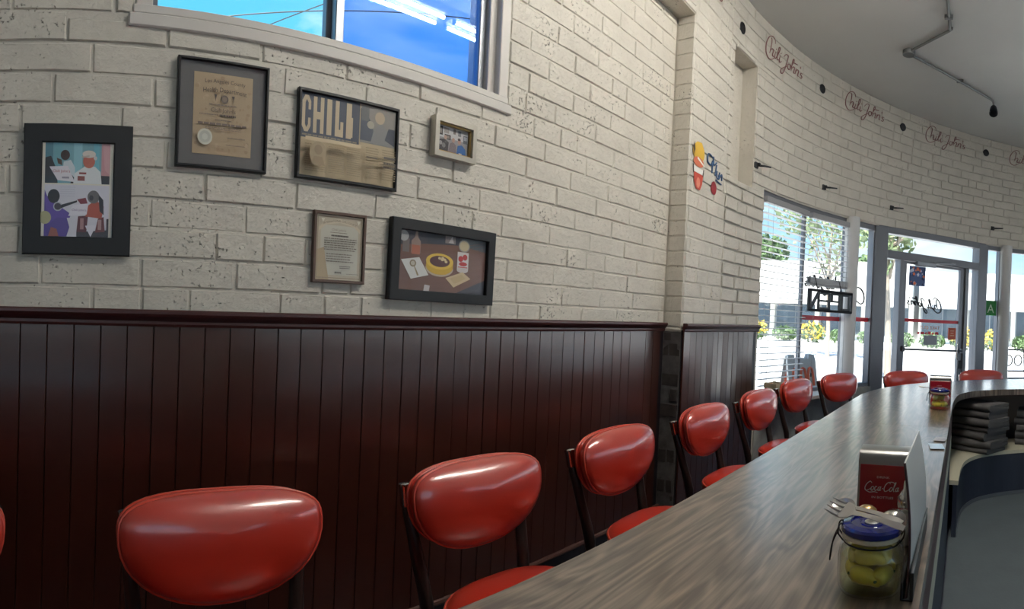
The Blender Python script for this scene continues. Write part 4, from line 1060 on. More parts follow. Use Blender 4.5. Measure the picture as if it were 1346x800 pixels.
p.P([(0.52, 0.28), (0.72, 0.40), (0.82, 0.30), (0.62, 0.14)], (206, 184, 146)); p.P([(0.57, 0.28), (0.71, 0.36), (0.76, 0.30), (0.63, 0.2)], (196, 172, 132)); p.P([(0.28, 0.04), (0.34, 0.03), (0.35, 0.14), (0.29, 0.15)], (196, 186, 186)); p.P([(0.3, 0.0), (0.44, 0.0), (0.40, 0.05), (0.3, 0.06)], (206, 200, 200))
picture('framed_chili_photograph', 1.050, 1.530, 1.205, 1.489, 0.038, 0.026, M['black_frame'], p, 'photograph of a yellow chili bowl and can in a wide black frame', tilt=0.8)

# ------------------------------------------------------------------ counter
def inner_path():
    return [(-2.2, 0.055), (3.30, 0.055)] + [tuple(q[:2]) for q in smooth_path([(3.55, 0.045, 0), (3.80, 0.015, 0), (4.02, -0.085, 0), (4.17, -0.26, 0), (4.26, -0.46, 0), (4.32, -0.75, 0), (4.345, -1.25, 0), (4.32, -1.75, 0), (4.26, -2.04, 0), (4.1, -2.35, 0)], 5)]
def outer_path():
    return [(-2.2, 0.625), (3.30, 0.625)] + [(3.40+1.875*math.sin(rad(a)), -1.25+1.875*math.cos(rad(a))) for a in range(3, 134, 4)]
CT, CZT = 0.042, 0.76
def top_panel(o, i_, name):
    """slab between an outer and an inner edge"""
    ol = i_ + o[::-1]
    area = sum(ol[k][0]*ol[(k+1) % len(ol)][1]-ol[(k+1) % len(ol)][0]*ol[k][1] for k in range(len(ol)))
    if area < 0: ol = ol[::-1]
    return MB().prism(ol, CZT-CT, CZT).build(name, M['laminate'], counter)
counter = empty('lunch_counter', (0, 0, 0), label='long horseshoe lunch counter with grey-brown wood-grain top', cat='counter')
ip, op = inner_path(), outer_path()
JX = 2.52
top_panel([(-2.2, 0.625), (JX, 0.625)], [(-2.2, 0.055), (JX, 0.055)], 'worktop')
top_panel([(JX+0.0022, 0.625)]+op[1:], [(JX+0.0022, 0.055)]+ip[1:], 'worktop')
def offset_path(path, d):
    out = []
    for k, (x, y) in enumerate(path):
        a, b = Vector(path[max(0, k-1)]), Vector(path[min(len(path)-1, k+1)])
        t = (b-a).normalized(); out.append((x+t.y*d, y-t.x*d))
    return out
def skirt(path, d0, d1, z0, z1, name, m_):
    """vertical panel following a path; offsets to the right of travel"""
    a, b = offset_path(path, d0), offset_path(path, d1); n = len(path)
    vs = [(x, y, z) for z in (z0, z1) for x, y in a] + [(x, y, z) for z in (z0, z1) for x, y in b]
    fs = []
    for k in range(n-1):
        fs += [(k, n+k, n+k+1, k+1), (2*n+k, 2*n+k+1, 3*n+k+1, 3*n+k), (n+k, 3*n+k, 3*n+k+1, n+k+1), (k, k+1, 2*n+k+1, 2*n+k)]
    fs += [(0, 2*n, 3*n, n), (n-1, 2*n-1, 4*n-1, 3*n-1)]
    return MB().add(vs, fs).build(name, m_, counter)
skirt(op, 0.20, 0.22, 0.0, CZT-CT, 'front_panel', M['maroon'])
skirt(op, -0.002, 0.0015, CZT-CT+0.001, CZT-0.0005, 'edge_band', M['edge'] if 'edge' in M else M['laminate'])
straight_in = [p_ for p_ in ip if p_[0] <= 3.31 and p_[1] > 0.05]
curve_in = ip[1:]
skirt(straight_in, 0.0, -0.02, CZT-CT-0.115, CZT-CT, 'inner_apron', M['fascia'])
skirt(straight_in, 0.0, -0.02, 0.50, CZT-CT-0.115, 'cabinet_front', M['cream'])
skirt(straight_in, -0.002, -0.03, 0.0, 0.50, 'inner_base', M['navy'])
# open shelf round the curve
sh_in = offset_path(curve_in, 0.05)
ol = sh_in + offset_path(curve_in, -0.36)[::-1]
MB().prism(ol[::-1] if sum(ol[k][0]*ol[(k+1) % len(ol)][1]-ol[(k+1) % len(ol)][0]*ol[k][1] for k in range(len(ol))) < 0 else ol, 0.30, 0.325).build('shelf', M['cream'], counter)
skirt(curve_in, 0.045, 0.02, 0.0, 0.30, 'inner_base', M['navy'])
skirt(curve_in, 0.049, 0.044, 0.005, 0.03, 'base_edging', M['alu_dark'])
mb = MB().box((-2.2, -3.2, 0.0), (4.4, 0.05, 0.004)); fi = mb.build('floor_inner', M['floor_in']); struct(fi, 'grey floor inside the horseshoe counter', 'floor')  # paler grey than the main floor

# ------------------------------------------------------------------ chairs
def shield(nx=44, hw=0.209, up=0.072, dn=0.138):
    pts = []
    for k in range(nx):
        a = 2*PI*k/nx; c, s_ = math.cos(a), math.sin(a)
        e_ = 2.9 if s_ >= 0 else 2.15
        q = (abs(c)**e_ + abs(s_)**e_) ** (-1/e_)
        pts.append((hw*q*c, (up if s_ >= 0 else dn)*q*s_))
    return pts
def pad(outline, z0, y0, front, back, wrap, edge=0.0):
    """cushion with a domed front (-y) and back; wrap bends its ends forward"""
    mb = MB(); n = len(outline); rings = []
    lv = [(0.0, 1.0), (0.25, 0.95), (0.45, 0.85), (0.65, 0.69), (0.82, 0.48), (0.93, 0.28), (0.985, 0.12), (1.0, 0.0)]
    vs, fs = [], []
    def ring(s_, d): 
        b = len(vs)
        for x, z in outline:
            X, Z = x*s_, z*s_
            vs.append((X, y0 + d - wrap*X*X + 0.10*0, z0+Z))
        return b
    fr_ = [ring(max(s_, 0.02), -front*h - edge) for s_, h in lv]
    bk = [ring(max(s_, 0.02), back*h + edge) for s_, h in lv[::-1]]
    al = fr_ + bk
    for a, b in zip(al[:-1], al[1:]):
        for k in range(n):
            l_ = (k+1) % n; fs.append((a+k, a+l_, b+l_, b+k))
    fs.append(tuple(al[0]+k for k in range(n))[::-1]); fs.append(tuple(al[-1]+k for k in range(n)))
    return mb.add(vs, [f[::-1] for f in fs])
SEAT_Z = 0.548
def make_chair():
    r = empty('dining_chair')
    out = shield()
    ZB, YB = 0.738, 0.222
    tiltM = Matrix.Translation((0, YB, ZB)) @ Matrix.Rotation(rad(-9), 4, 'X')
    bk = pad(out, 0, 0, 0.050, 0.006, 0.28, 0.008).build('backrest', M['vinyl'], r, smooth=70, M=tiltM)
    wrapf = lambda x, z, d: (x, d - 0.28*x*x, z)
    MB().tube([wrapf(x*1.004, z*1.006, -0.006) for x, z in out], 0.0036, 6, closed=True).build('piping', M['piping'], bk, smooth=80, M=tiltM)
    out2 = [(x*0.985, z*0.985) for x, z in out]
    bp = pad(out2, 0, 0.026, 0.006, 0.012, 0.28, 0.008).build('back_pad', M['vinyl'], r, smooth=70, M=tiltM)
    MB().tube([wrapf(x*0.992, z*0.994, 0.026) for x, z in out], 0.0032, 6, closed=True).build('piping', M['piping'], bp, smooth=80, M=tiltM)
    # seat: soft-cornered cushion
    so = []
    for k in range(44):
        a = 2*PI*k/44; c, s_ = math.cos(a), math.sin(a); q = (abs(c)**2.7+abs(s_)**2.7)**(-1/2.7)
        so.append((0.212*q*c*(1.0-0.06*s_), 0.205*q*s_))
    mb = MB(); n = 44; vs, fs = [], []
    lv = [(0.02, 0.022), (0.4, 0.0205), (0.7, 0.016), (0.88, 0.008), (0.965, -0.003), (1.0, -0.014), (1.0, -0.040), (0.97, -0.046), (0.02, -0.046)]
    for s_, h in lv:
        for x, y in so: vs.append((x*s_, y*s_ - 0.02, SEAT_Z-0.022+h))
    for i in range(len(lv)-1):
        for k in range(n):
            l_ = (k+1) % n; fs.append((i*n+k, (i+1)*n+k, (i+1)*n+l_, i*n+l_))
    fs += [tuple(range(n)), tuple((len(lv)-1)*n+k for k in range(n))[::-1]]
    st = mb.add(vs, fs).build('seat', M['vinyl_seat'], r, smooth=60)
    MB().tube([(x*1.0, y*1.0-0.02, SEAT_Z-0.036) for x, y in so], 0.0042, 6, closed=True).build('piping', M['piping'], st, smooth=80)
    # frame
    MB().tube([(x*0.86, y*0.86-0.02, SEAT_Z-0.078) for x, y in so], 0.012, 8, closed=True).build('seat_frame', M['leg'], r, smooth=60)
    for sx in (-1, 1):
        pts = [(sx*0.185, 0.30, 0.0), (sx*0.168, 0.235, 0.25), (sx*0.158, 0.200, 0.44), (sx*0.174, 0.236, 0.60), (sx*0.187, 0.272, 0.72)]
        pp = smooth_path(pts, 4); rs = [0.009+0.0055*min(1, i/(len(pp)*0.45)) if i < len(pp)*0.5 else 0.018-0.005*(i/len(pp)-0.5)*2 for i in range(len(pp))]
        lg = MB().tube(pp, rs, 10).build('leg', M['leg'], r, smooth=60)
        MB().lathe([(0.0140, 0.0), (0.0150, 0.003), (0.0155, 0.044), (0.017, 0.048), (0.017, 0.053), (0.013, 0.056), (0.002, 0.057)], 14).build('ferrule', M['chrome'], lg, smooth=50, M=Matrix.Translation((sx*0.1857, 0.2685, 0.706)) @ Matrix.Rotation(rad(-14), 4, 'X'))
        MB().tube([(sx*0.19, -0.23, 0.0), (sx*0.165, -0.185, 0.25), (sx*0.15, -0.16, SEAT_Z-0.07)], [0.009, 0.013, 0.016], 10).build('leg', M['leg'], r, smooth=60)
        MB().tube([(sx*0.180, 0.256, 0.67), (sx*0.150, 0.236, 0.675)], 0.009, 8).build('back_stud', M['steel'], r)
    return r
proto = make_chair()
# (x, y) of the seat centre and the way the sitter faces, turned from straight at the counter
chair_spots = [
    (-0.315, 0.86, 0, 'red-orange vinyl chair at the counter end farthest from the street windows'),
    (0.325, 0.86, 1, 'red-orange vinyl chair in front of the plain wainscot below the certificate'),
    (0.975, 0.86, -1, 'red-orange vinyl chair second along the wainscot, below the newspaper'),
    (1.60, 0.86, 1, 'red-orange vinyl chair third along the wainscot, short of the brick pier'),
    (2.27, 0.86, 0, 'red-orange vinyl chair standing opposite the brick pier edge'),
    (2.93, 0.86, -2, 'red-orange vinyl chair by the short wainscot on the pier'),
    (3.60, 0.86, -8, 'red-orange vinyl chair in front of the lowered blind'),
    (4.18, 0.73, -24, 'red-orange vinyl chair in front of the sign window, where the counter bends'),
    (4.70, 0.345, -52, 'red-orange vinyl chair at the rounded counter end before the door'),
    (5.16, -0.235, -72, 'red-orange vinyl chair at the rounded counter end past the door'),
]
for i, (x, y, a, lb) in enumerate(chair_spots):
    c = proto if i == 0 else copy_tree(proto)
    c.location = (x, y, 0); c.rotation_euler = (0, 0, rad(a)); tag(c, lb, 'chair', 'red-orange vinyl chairs round the counter')

# ------------------------------------------------------------------ things on the counter
def napkin_holder():
    o = empty('napkin_holder')
    # faces -x (towards the camera); width along y
    W, D, H = 0.060, 0.045, 0.165
    def prof(w_, d, h, r=0.02):
        ol = [(-d, 0), (d, 0), (d, h-r)]
        ol += [(d-r+r*math.cos(rad(a)), h-r+r*math.sin(rad(a))) for a in (15, 30, 45, 60, 75, 90)]
        ol += [(-d+r+r*math.cos(rad(a)), h-r+r*math.sin(rad(a))) for a in (90, 105, 120, 135, 150, 165, 180)]
        return ol
    vs = []
    sh = MB().prism([(a, b) for a, b in prof(W, D, H)], -W, W, 'y')
    sh.build('shell', M['steel'], o, smooth=40)
    for s_ in (-1, 1):
        mb = MB().rbox((-D*0.72, s_*W-0.002, 0.006), (D*0.72, s_*W+0.002, H-0.022), 0.002); mb.build('side_opening', M['black'], o)
        pl = MB().rbox((s_*(D+0.0005)-0.0012, -W+0.004, 0.004), (s_*(D+0.0005)+0.0012, W-0.004, H-0.028), 0.001).build('face_plate', M['red_can'], o)
        fx = s_*(D+0.0022)
        def place(u, v, s_=s_, fx=fx): return (fx, -s_*(-0.040+u)*-1 if False else (s_*(u-0.047)), 0.082+v)
        COKE = [[(1.35,1.55),(0.95,1.9),(0.4,1.4),(0.15,0.6),(0.4,0.0),(0.95,0.1),(1.4,0.5)], [(1.85,0.9),(1.5,0.7),(1.5,0.1),(1.85,0.1),(2.0,0.6),(1.8,0.9)],
                [(2.65,0.8),(2.35,0.9),(2.2,0.4),(2.45,0.0),(2.8,0.35)], [(3.3,0.85),(2.95,0.7),(2.95,0.1),(3.25,0.2),(3.4,0.9),(3.35,0.1),(3.6,0.25)], [(3.7,0.5),(4.0,0.55)],
                [(5.25,1.55),(4.85,1.9),(4.35,1.4),(4.15,0.6),(4.4,0.0),(4.9,0.1),(5.3,0.5)], [(5.75,0.9),(5.4,0.7),(5.4,0.1),(5.75,0.1),(5.9,0.6),(5.7,0.9)],
                [(6.0,0.3),(6.35,1.6),(6.25,1.9),(6.1,1.2),(6.2,0.1),(6.4,0.1)], [(7.0,0.85),(6.65,0.7),(6.65,0.1),(6.95,0.2),(7.1,0.9),(7.05,0.1),(7.35,0.3)],
                [(0.4,0.0),(1.3,-0.35),(2.2,-0.2),(3.0,-0.35)], [(4.85,1.9),(5.6,1.95),(6.3,1.6)]]
        script_mesh(COKE, 0.0103, 0.0009, place, slant=0.2, vs_=1.0).build('script_logo', M['white_print'], pl)
        for t_, sz, zz in (('DRINK', 0.0068, 0.109), ('IN BOTTLES', 0.0066, 0.066)):
            vs, fs = text_polys(t_, sz, sx=1.35)
            mb = MB(); mb.add([(fx, s_*(a-0.006), zz+b) for a, b in vs], fs); mb.build('small_lettering', M['white_print'], pl)
    return o
M['white_print'] = mat('white_print', lin(224, 214, 214), 0.5)
nh = napkin_holder()
nh.location = (1.275, 0.160, CZT); nh.rotation_euler = (0, 0, rad(172+0))
tag(nh, 'red soda-logo napkin dispenser with steel top behind the shakers', 'napkin holder', 'napkin dispensers on the counter')
nh.rotation_euler = (0, 0, rad(4))
nh2 = copy_tree(nh); nh2.location = (3.245, 0.128, CZT)
tag(nh2, 'red napkin dispenser with steel top at the bend of the counter, behind a pepper jar', 'napkin holder', 'napkin dispensers on the counter')

def pepper_mesh(seed):
    rg = random.Random(seed)
    L = rg.uniform(0.046, 0.056); r0 = rg.uniform(0.015, 0.0175)
    pts = smooth_path([(-L/2, 0, 0), (-L/4, 0, 0.004), (L/6, 0, 0.003), (L/2, 0, -0.004)], 4); n = len(pts)
    rs = [r0*max(0.12, math.sin(PI*(0.12+0.82*i/(n-1)))**0.7)*(1-0.25*i/(n-1)) for i in range(n)]
    return pts, rs, L, r0
def jar_set(x, y, lbl_jar, lbl_pep, n_pep, grp, rz=0):
    o = empty('pepper_jar', (x, y, CZT), rz, lbl_jar, 'jar', 'clip-top jars of yellow peppers')
    body = [(0.040, 0.0), (0.049, 0.003), (0.0535, 0.012), (0.0545, 0.03), (0.0545, 0.058), (0.0525, 0.068), (0.047, 0.075), (0.0455, 0.080), (0.0455, 0.088)]
    inn = [(r-0.0035, max(z, 0.006)) for r, z in body]
    mb = MB(); seg = 32
    vs, fs = [], []
    def rg_(r, z, sq):
        for k in range(seg):
            a = 2*PI*k/seg; ca, sa = math.cos(a), math.sin(a); q = (abs(ca)**sq+abs(sa)**sq)**(-1/sq); vs.append((r*q*ca, r*q*sa, z))
    al = [(0.002, 0.0)] + body + inn[::-1] + [(0.002, 0.006)]
    for r, z in al: rg_(r, z, 2.6 if z < 0.07 else 2.1)
    for i in range(len(al)-1):
        for k in range(seg): fs.append((i*seg+k, i*seg+(k+1) % seg, (i+1)*seg+(k+1) % seg, (i+1)*seg+k))
    mb.add(vs, fs).build('glass_body', M['jar_glass'], o, smooth=50)
    MB().lathe([(0.047, 0.007), (0.0495, 0.014), (0.0495, 0.050)], 28, sq=2.6).build('brine', M['brine'], o, smooth=40)
    MB().lathe([(0.0475, 0.086), (0.0495, 0.088), (0.0495, 0.093), (0.0475, 0.095)], 32).build('gasket', M['gasket'], o, smooth=40)
    ld = MB().lathe([(0.0495, 0.0945), (0.0515, 0.097), (0.0515, 0.104), (0.048, 0.108), (0.036, 0.110), (0.034, 0.107), (0.020, 0.107), (0.018, 0.1085), (0.001, 0.109)], 32).build('lid', M['lid_blue'], o, smooth=35)
    MB().lathe([(0.0125, 0.1085), (0.0125, 0.1100), (0.010, 0.1106), (0.001, 0.1108)], 20).build('medallion', M['steel'], ld, smooth=40)
    MB().tube([(0.0472*math.cos(2*PI*k/28), 0.0472*math.sin(2*PI*k/28), 0.080) for k in range(28)], 0.0014, 6, closed=True).build('neck_wire', M['wire'], o)
    mb = MB()
    for s_ in (-1, 1):
        mb.tube(smooth_path([(s_*0.010, 0.047, 0.080), (s_*0.011, 0.056, 0.092), (s_*0.010, 0.054, 0.104), (s_*0.006, 0.049, 0.107)], 4), 0.0014, 6)
        mb.tube(smooth_path([(s_*0.008, 0.056, 0.094), (s_*0.010, 0.064, 0.075), (s_*0.010, 0.067, 0.055), (s_*0.005, 0.068, 0.044)], 4), 0.0014, 6)
    mb.tube([(-0.005, 0.068, 0.044), (0.005, 0.068, 0.044)], 0.0014, 6); mb.tube([(-0.012, 0.056, 0.092), (0.012, 0.056, 0.092)], 0.0022, 6)
    mb.build('bail_clasp', M['wire'], o, smooth=60)
    mb = MB().tube(smooth_path([(-0.010, -0.047, 0.080), (-0.012, -0.053, 0.090), (0.0, -0.055, 0.098), (0.012, -0.053, 0.090), (0.010, -0.047, 0.080)], 4), 0.0014, 6); mb.build('hinge_wire', M['wire'], o)
    rg = random.Random(int(x*100))
    ring = [(0.027*math.cos(k*2*PI/5+0.4), 0.027*math.sin(k*2*PI/5+0.4), 0.026, k*72+115) for k in range(5)] + [(0.024*math.cos(k*2*PI/4), 0.024*math.sin(k*2*PI/4), 0.057, k*90+75) for k in range(4)]
    for k, (px, py, pz, a) in enumerate(ring[:n_pep]):
        pts, rs, L, r0 = pepper_mesh(k+int(x*10))
        pe = empty('yellow_pepper', (0, 0, 0), label=lbl_pep, cat='pepper', group=grp)
        pe.matrix_world = Matrix.Translation((x, y, CZT)) @ Matrix.Rotation(rz, 4, 'Z') @ Matrix.Translation((px, py, pz)) @ Matrix.Rotation(rad(a), 4, 'Z') @ Matrix.Rotation(rad(rg.uniform(-8, 8)), 4, 'Y')
        MB().tube(pts, rs, 12).build('flesh', M['pepper'], pe, smooth=70)
        MB().tube([pts[0]+Vector((0.001, 0, 0)), pts[0]+Vector((-0.006, 0, 0.001))], 0.0022, 6).build('stem', M['leaf'], pe)
    return o
jar_set(0.955, 0.142, 'clip-top glass jar of yellow peppers with cobalt lid, forks laid across it', 'yellow pepper packed in the jar under the forks', 9, 'peppers in the jar with forks', rad(8))
jar_set(3.06, 0.122, 'clip-top glass jar of yellow peppers at the bend of the counter', 'yellow pepper packed in the jar at the counter bend', 7, 'peppers in the jar at the bend', rad(4))

def fork(loc, rz, label, kind='fork', tilt=0.0, roll=0.0):
    o = empty(kind, loc, label=label, cat=kind, group=None); o.rotation_euler = (roll, tilt, rz); o.scale = (0.82, 1.0, 1.0)
    # handle along -x from the head at +x
    mb = MB(); st = [(-0.105, 0.0045), (-0.09, 0.006), (-0.04, 0.0045), (0.0, 0.004), (0.02, 0.0045), (0.030, 0.013), (0.042, 0.0165), (0.055, 0.0165)] if kind == 'fork' else \
        [(-0.105, 0.0045), (-0.09, 0.006), (-0.04, 0.0045), (0.0, 0.004), (0.022, 0.0045), (0.035, 0.012), (0.05, 0.0165), (0.065, 0.0165), (0.078, 0.011), (0.083, 0.004)]
    def hz(x): return 0.0045*math.sin((x+0.105)/0.16*PI*1.2) + (0.002 if x > 0.03 else 0)
    def strip(stt, nm):
        m2 = MB(); vs, fs = [], []
        for x, w_ in stt:
            dip = -0.006*max(0, 1-((x-0.055)/0.028)**2) if kind == 'spoon' else 0
            for yy, dz in ((-w_, 0.0), (-w_*0.5, dip), (w_*0.5, dip), (w_, 0.0)): vs.append((x, yy, hz(x)+dz))
            for yy, dz in ((-w_, -0.0016), (-w_*0.5, dip-0.0018), (w_*0.5, dip-0.0018), (w_, -0.0016)): vs.append((x, yy, hz(x)+dz))
        for i in range(len(stt)-1):
            a, b = i*8, (i+1)*8
            for k in range(3): fs += [(a+k, b+k, b+k+1, a+k+1), (a+4+k, a+5+k, b+5+k, b+4+k)]
            fs += [(a, a+4, b+4, b), (a+3, b+3, b+7, a+7)]
        fs += [(0, 1, 2, 3, 7, 6, 5, 4), tuple(((len(stt)-1)*8)+k for k in (3, 2, 1, 0, 4, 5, 6, 7))]
        return m2.add(vs, fs).build(nm, M['steel'], o, smooth=50)
    if kind == 'fork':
        strip(st[:5], 'handle'); strip(st[4:], 'head')
        for k in range(4):
            yy = -0.0140+k*0.0093
            MB().tube([(0.053, yy, hz(0.053)-0.001), (0.072, yy*0.98, hz(0.06)+0.002), (0.088, yy*0.94, hz(0.06)+0.006)], [0.0026, 0.0022, 0.001], 6).build('tine', M['steel'], o, smooth=60)
    else:
        strip(st[:5], 'handle'); strip(st[4:], 'bowl')
    return o
fork((0.945, 0.158, CZT+0.1215), rad(61), 'steel fork lying across the cobalt jar lid', 'fork', 0, rad(-34))
fork((0.992, 0.165, CZT+0.1145), rad(60), 'steel spoon lying beside the fork on the cobalt jar lid', 'spoon', 0, rad(-26))
fork((3.06, 0.165, CZT+0.1135), rad(80), 'steel fork lying on the jar at the counter bend', 'fork')

def shaker(x, y, h, r, top, label, n):
    o = empty(n, (x, y, CZT), label=label, cat='shaker')
    MB().lathe([(r*0.95, 0), (r*1.05, 0.004), (r, h*0.35), (r*0.86, h*0.68)], 16).build('glass_body', M['jar_glass'], o, smooth=40)
    MB().lathe([(r*0.85, 0.004), (r*0.92, 0.006), (r*0.88, h*0.35), (r*0.78, h*0.52)], 14).build('contents', M['paper'] if top != 'gold' else M['packet_grey'], o, smooth=40)
    if top == 'cone':
        pf = [(r*0.95, h*0.60), (r*1.0, h*0.64), (r*0.98, h*0.74), (r*0.70, h*0.80), (r*0.35, h*0.87), (r*0.28, h*0.97), (r*0.10, h)]
    else:
        pf = [(r*0.92, h*0.66), (r*1.02, h*0.70), (r*1.05, h*0.82), (r*0.92, h*0.93), (r*0.55, h*0.99), (r*0.02, h)]
    MB().lathe(pf, 18).build('cap', M['gold'] if top == 'gold' else M['chrome'], o, smooth=50)
shaker(1.085, 0.172, 0.094, 0.020, 'gold', 'glass pepper shaker with dull gold cap behind the jar', 'pepper_shaker')
shaker(1.065, 0.118, 0.096, 0.023, 'dome', 'glass salt shaker with domed chrome cap behind the jar', 'salt_shaker')
shaker(1.150, 0.106, 0.130, 0.0165, 'cone', 'glass sugar pourer with pointed chrome top by the napkin dispenser', 'sugar_pourer')

# menu standing behind the holder
mn = empty('menu_card', (0, 0, 0), label='white laminated menu card standing on edge in a dark holder', cat='menu')
def menu_pt(s_, t):      # s 0..1 along (near to far), t 0..1 up
    x = 0.925 + (1.25-0.925)*s_ + 0.025*t*(1-s_)
    y = (0.0785*(1-s_) + 0.0735*s_) + (0.0135*(1-s_)+0.020*s_)*t*t - 0.004*math.sin(PI*t)
    z = CZT+0.004 + 0.208*t
    return Vector((x, y, z))
mb = MB(); n, m_ = 8, 10; vs, fs = [], []
for th_ in (0.0, 0.0025):
    for i in range(n+1):
        for j in range(m_+1): p_ = menu_pt(i/n, j/m_); vs.append((p_.x, p_.y-th_, p_.z))
q = (n+1)*(m_+1)
for i in range(n):
    for j in range(m_):
        a = i*(m_+1)+j; b = a+m_+1
        fs += [(a, a+1, b+1, b), (q+a, q+b, q+b+1, q+a+1)]
for j in range(m_): fs += [(j, q+j, q+j+1, j+1), (n*(m_+1)+j, n*(m_+1)+j+1, q+n*(m_+1)+j+1, q+n*(m_+1)+j)]
for i in range(n): fs += [(i*(m_+1)+m_, q+i*(m_+1)+m_, q+(i+1)*(m_+1)+m_, (i+1)*(m_+1)+m_), (i*(m_+1), (i+1)*(m_+1), q+(i+1)*(m_+1), q+i*(m_+1))]
mb.add(vs, fs).build('sheet', M['paper'], mn, smooth=50)
MB().rbox((0.92, 0.066, CZT), (1.26, 0.072, CZT+0.045), 0.001).rbox((0.92, 0.0825, CZT), (1.26, 0.0865, CZT+0.03), 0.001).rbox((0.92, 0.066, CZT), (1.26, 0.0865, CZT+0.003), 0.001).build('holder', M['black'], mn)
MB().tube([menu_pt(0, j/10)+Vector((-0.001, -0.001, 0)) for j in range(11)], 0.0022, 6).build('edge_binding', M['fascia'], mn)

def packet(x, y, w_, l_, rz, m_, label):
    o = empty('condiment_packet', (x, y, CZT+0.0002), rad(rz), label, 'packet', 'packets on the counter edge')
    mb = MB(); vs, fs = [], []; nx, ny = 6, 4
    rg = random.Random(int(x*100))
    for sgn in (1, -1):
        for i in range(nx+1):
            for j in range(ny+1):
                e_ = (0 if i in (0, nx) or j in (0, ny) else 1)
                vs.append((-l_/2+l_*i/nx, -w_/2+w_*j/ny, 0.004 + sgn*(0.0006+0.0035*e_*rg.uniform(0.6, 1))))
    q = (nx+1)*(ny+1)
    for i in range(nx):
        for j in range(ny):
            a = i*(ny+1)+j; b = a+ny+1; fs += [(a, b, b+1, a+1), (q+a, q+a+1, q+b+1, q+b)]
    mb.add(vs, fs).build('pouch', m_, o, smooth=60)
    MB().rbox((-l_/2-0.003, -w_/2, 0.0032), (-l_/2+0.004, w_/2, 0.0048), 0.0006).build('crimp', m_, o)
packet(2.10, 0.088, 0.052, 0.085, 8, M['packet'], 'pale blue condiment packet lying on the inner counter edge')
packet(2.235, 0.080, 0.045, 0.070, -6, M['packet_grey'], 'grey foil packet lying next to the pale blue one')

# ------------------------------------------------------------------ folded towels on the shelf under the bend
def towel(x, y, z, w_, d, h, rz, label, first=[None]):
    o = empty('folded_towel', (x, y, z), rad(rz), label, 'towel', 'folded towels on the shelf under the counter')
    rg = random.Random(int(z*1000)+int(x*100)); vs, fs = [], []
    n = 10
    # folded cloth: two layers with a rounded fold at the front (-x)
    prof = [(d/2, 0.0), (-d/2+h*0.4, 0.0), (-d/2+h*0.1, h*0.2), (-d/2, h*0.5), (-d/2+h*0.1, h*0.8), (-d/2+h*0.4, h), (d/2, h), (d/2, h*0.56), (-d/2+h*1.2, h*0.52), (d/2, h*0.46)]
    for i in range(n+1):
        yy = -w_/2+w_*i/n; wob = rg.uniform(-0.004, 0.004); sag = 0.012*math.sin(PI*i/n+rg.uniform(-0.2, 0.2))
        for a, b in prof: vs.append((a+wob, yy, b+sag*0.05))
    m_ = len(prof)
    for i in range(n):
        for k in range(m_):
            l2 = (k+1) % m_; fs.append((i*m_+k, (i+1)*m_+k, (i+1)*m_+l2, i*m_+l2))
    fs += [tuple(range(m_)), tuple(n*m_+k for k in range(m_))[::-1]]
    MB().add(vs, fs).build('cloth', M['towel'], o, smooth=70)
names = ['bottom', 'second', 'third', 'fourth', 'fifth', 'sixth', 'top']
for sidx, (x, y, rz, desc) in enumerate(((4.165, -0.125, -36, 'stack nearest the straight counter'), (4.455, -0.60, -13, 'stack further round the bend'))):
    z = 0.325
    for k in range(7 if sidx == 0 else 5):
        h = 0.042 + 0.008*((k*7+sidx) % 3)
        nm = names[k] if k < (6 if sidx == 0 else 4) else 'top'
        towel(x+random.uniform(-0.015, 0.015), y+random.uniform(-0.015, 0.015), z, 0.34, 0.26, h, rz+random.uniform(-6, 6), 'grey-brown folded towel, %s of the %s' % (nm, desc)); z += h*1.0

# ------------------------------------------------------------------ ceiling conduit and lamps
cd = empty('ceiling_conduit', (4.535, 0.54, CZ), label='grey electrical conduit zigzagging across the ceiling to a small spotlight', cat='conduit')
L0 = Vector((4.535, 0.54, CZ))
rel = lambda x, y, z: (x-L0.x, y-L0.y, z-L0.z)
MB().tube([rel(2.9, 0.225, CZ-0.016), rel(4.17, 0.20, CZ-0.016)], 0.011, 8).build('pipe', M['conduit'], cd, smooth=60)
MB().tube(smooth_path([rel(4.15, 0.20, CZ-0.016), rel(4.19, 0.21, CZ-0.016), rel(4.50, 0.52, CZ-0.016)], 4), 0.011, 8).build('pipe', M['conduit'], cd, smooth=60)
MB().tube([rel(4.57, 0.52, CZ-0.02), rel(5.41, -0.155, CZ-0.02)], 0.011, 8).build('pipe', M['conduit'], cd, smooth=60)
MB().lathe([(0.05, -0.035), (0.052, -0.03), (0.052, 0.0)], 16).build('junction_box', M['conduit'], cd, smooth=40)
for x, y in ((4.0, 0.205), (5.05, 0.135)): MB().rbox(rel(x-0.012, y-0.03, CZ-0.03), rel(x+0.012, y+0.03, CZ), 0.003).build('clamp', M['conduit'], cd)
MB().tube(smooth_path([rel(5.41, -0.155, CZ-0.02), rel(5.45, -0.18, CZ-0.03), rel(5.455, -0.185, CZ-0.09)], 4), 0.011, 8).build('bent_pipe', M['conduit'], cd, smooth=60)
MB().lathe([(0.012, -0.02), (0.03, -0.028), (0.036, -0.06), (0.042, -0.12), (0.040, -0.123), (0.030, -0.10), (0.004, -0.095)][::-1], 18).build('spotlight_head', M['dark_metal'], cd, smooth=40, M=Matrix.Translation(rel(5.455, -0.185, CZ-0.065)) @ Matrix.Rotation(rad(35), 4, 'Y'))

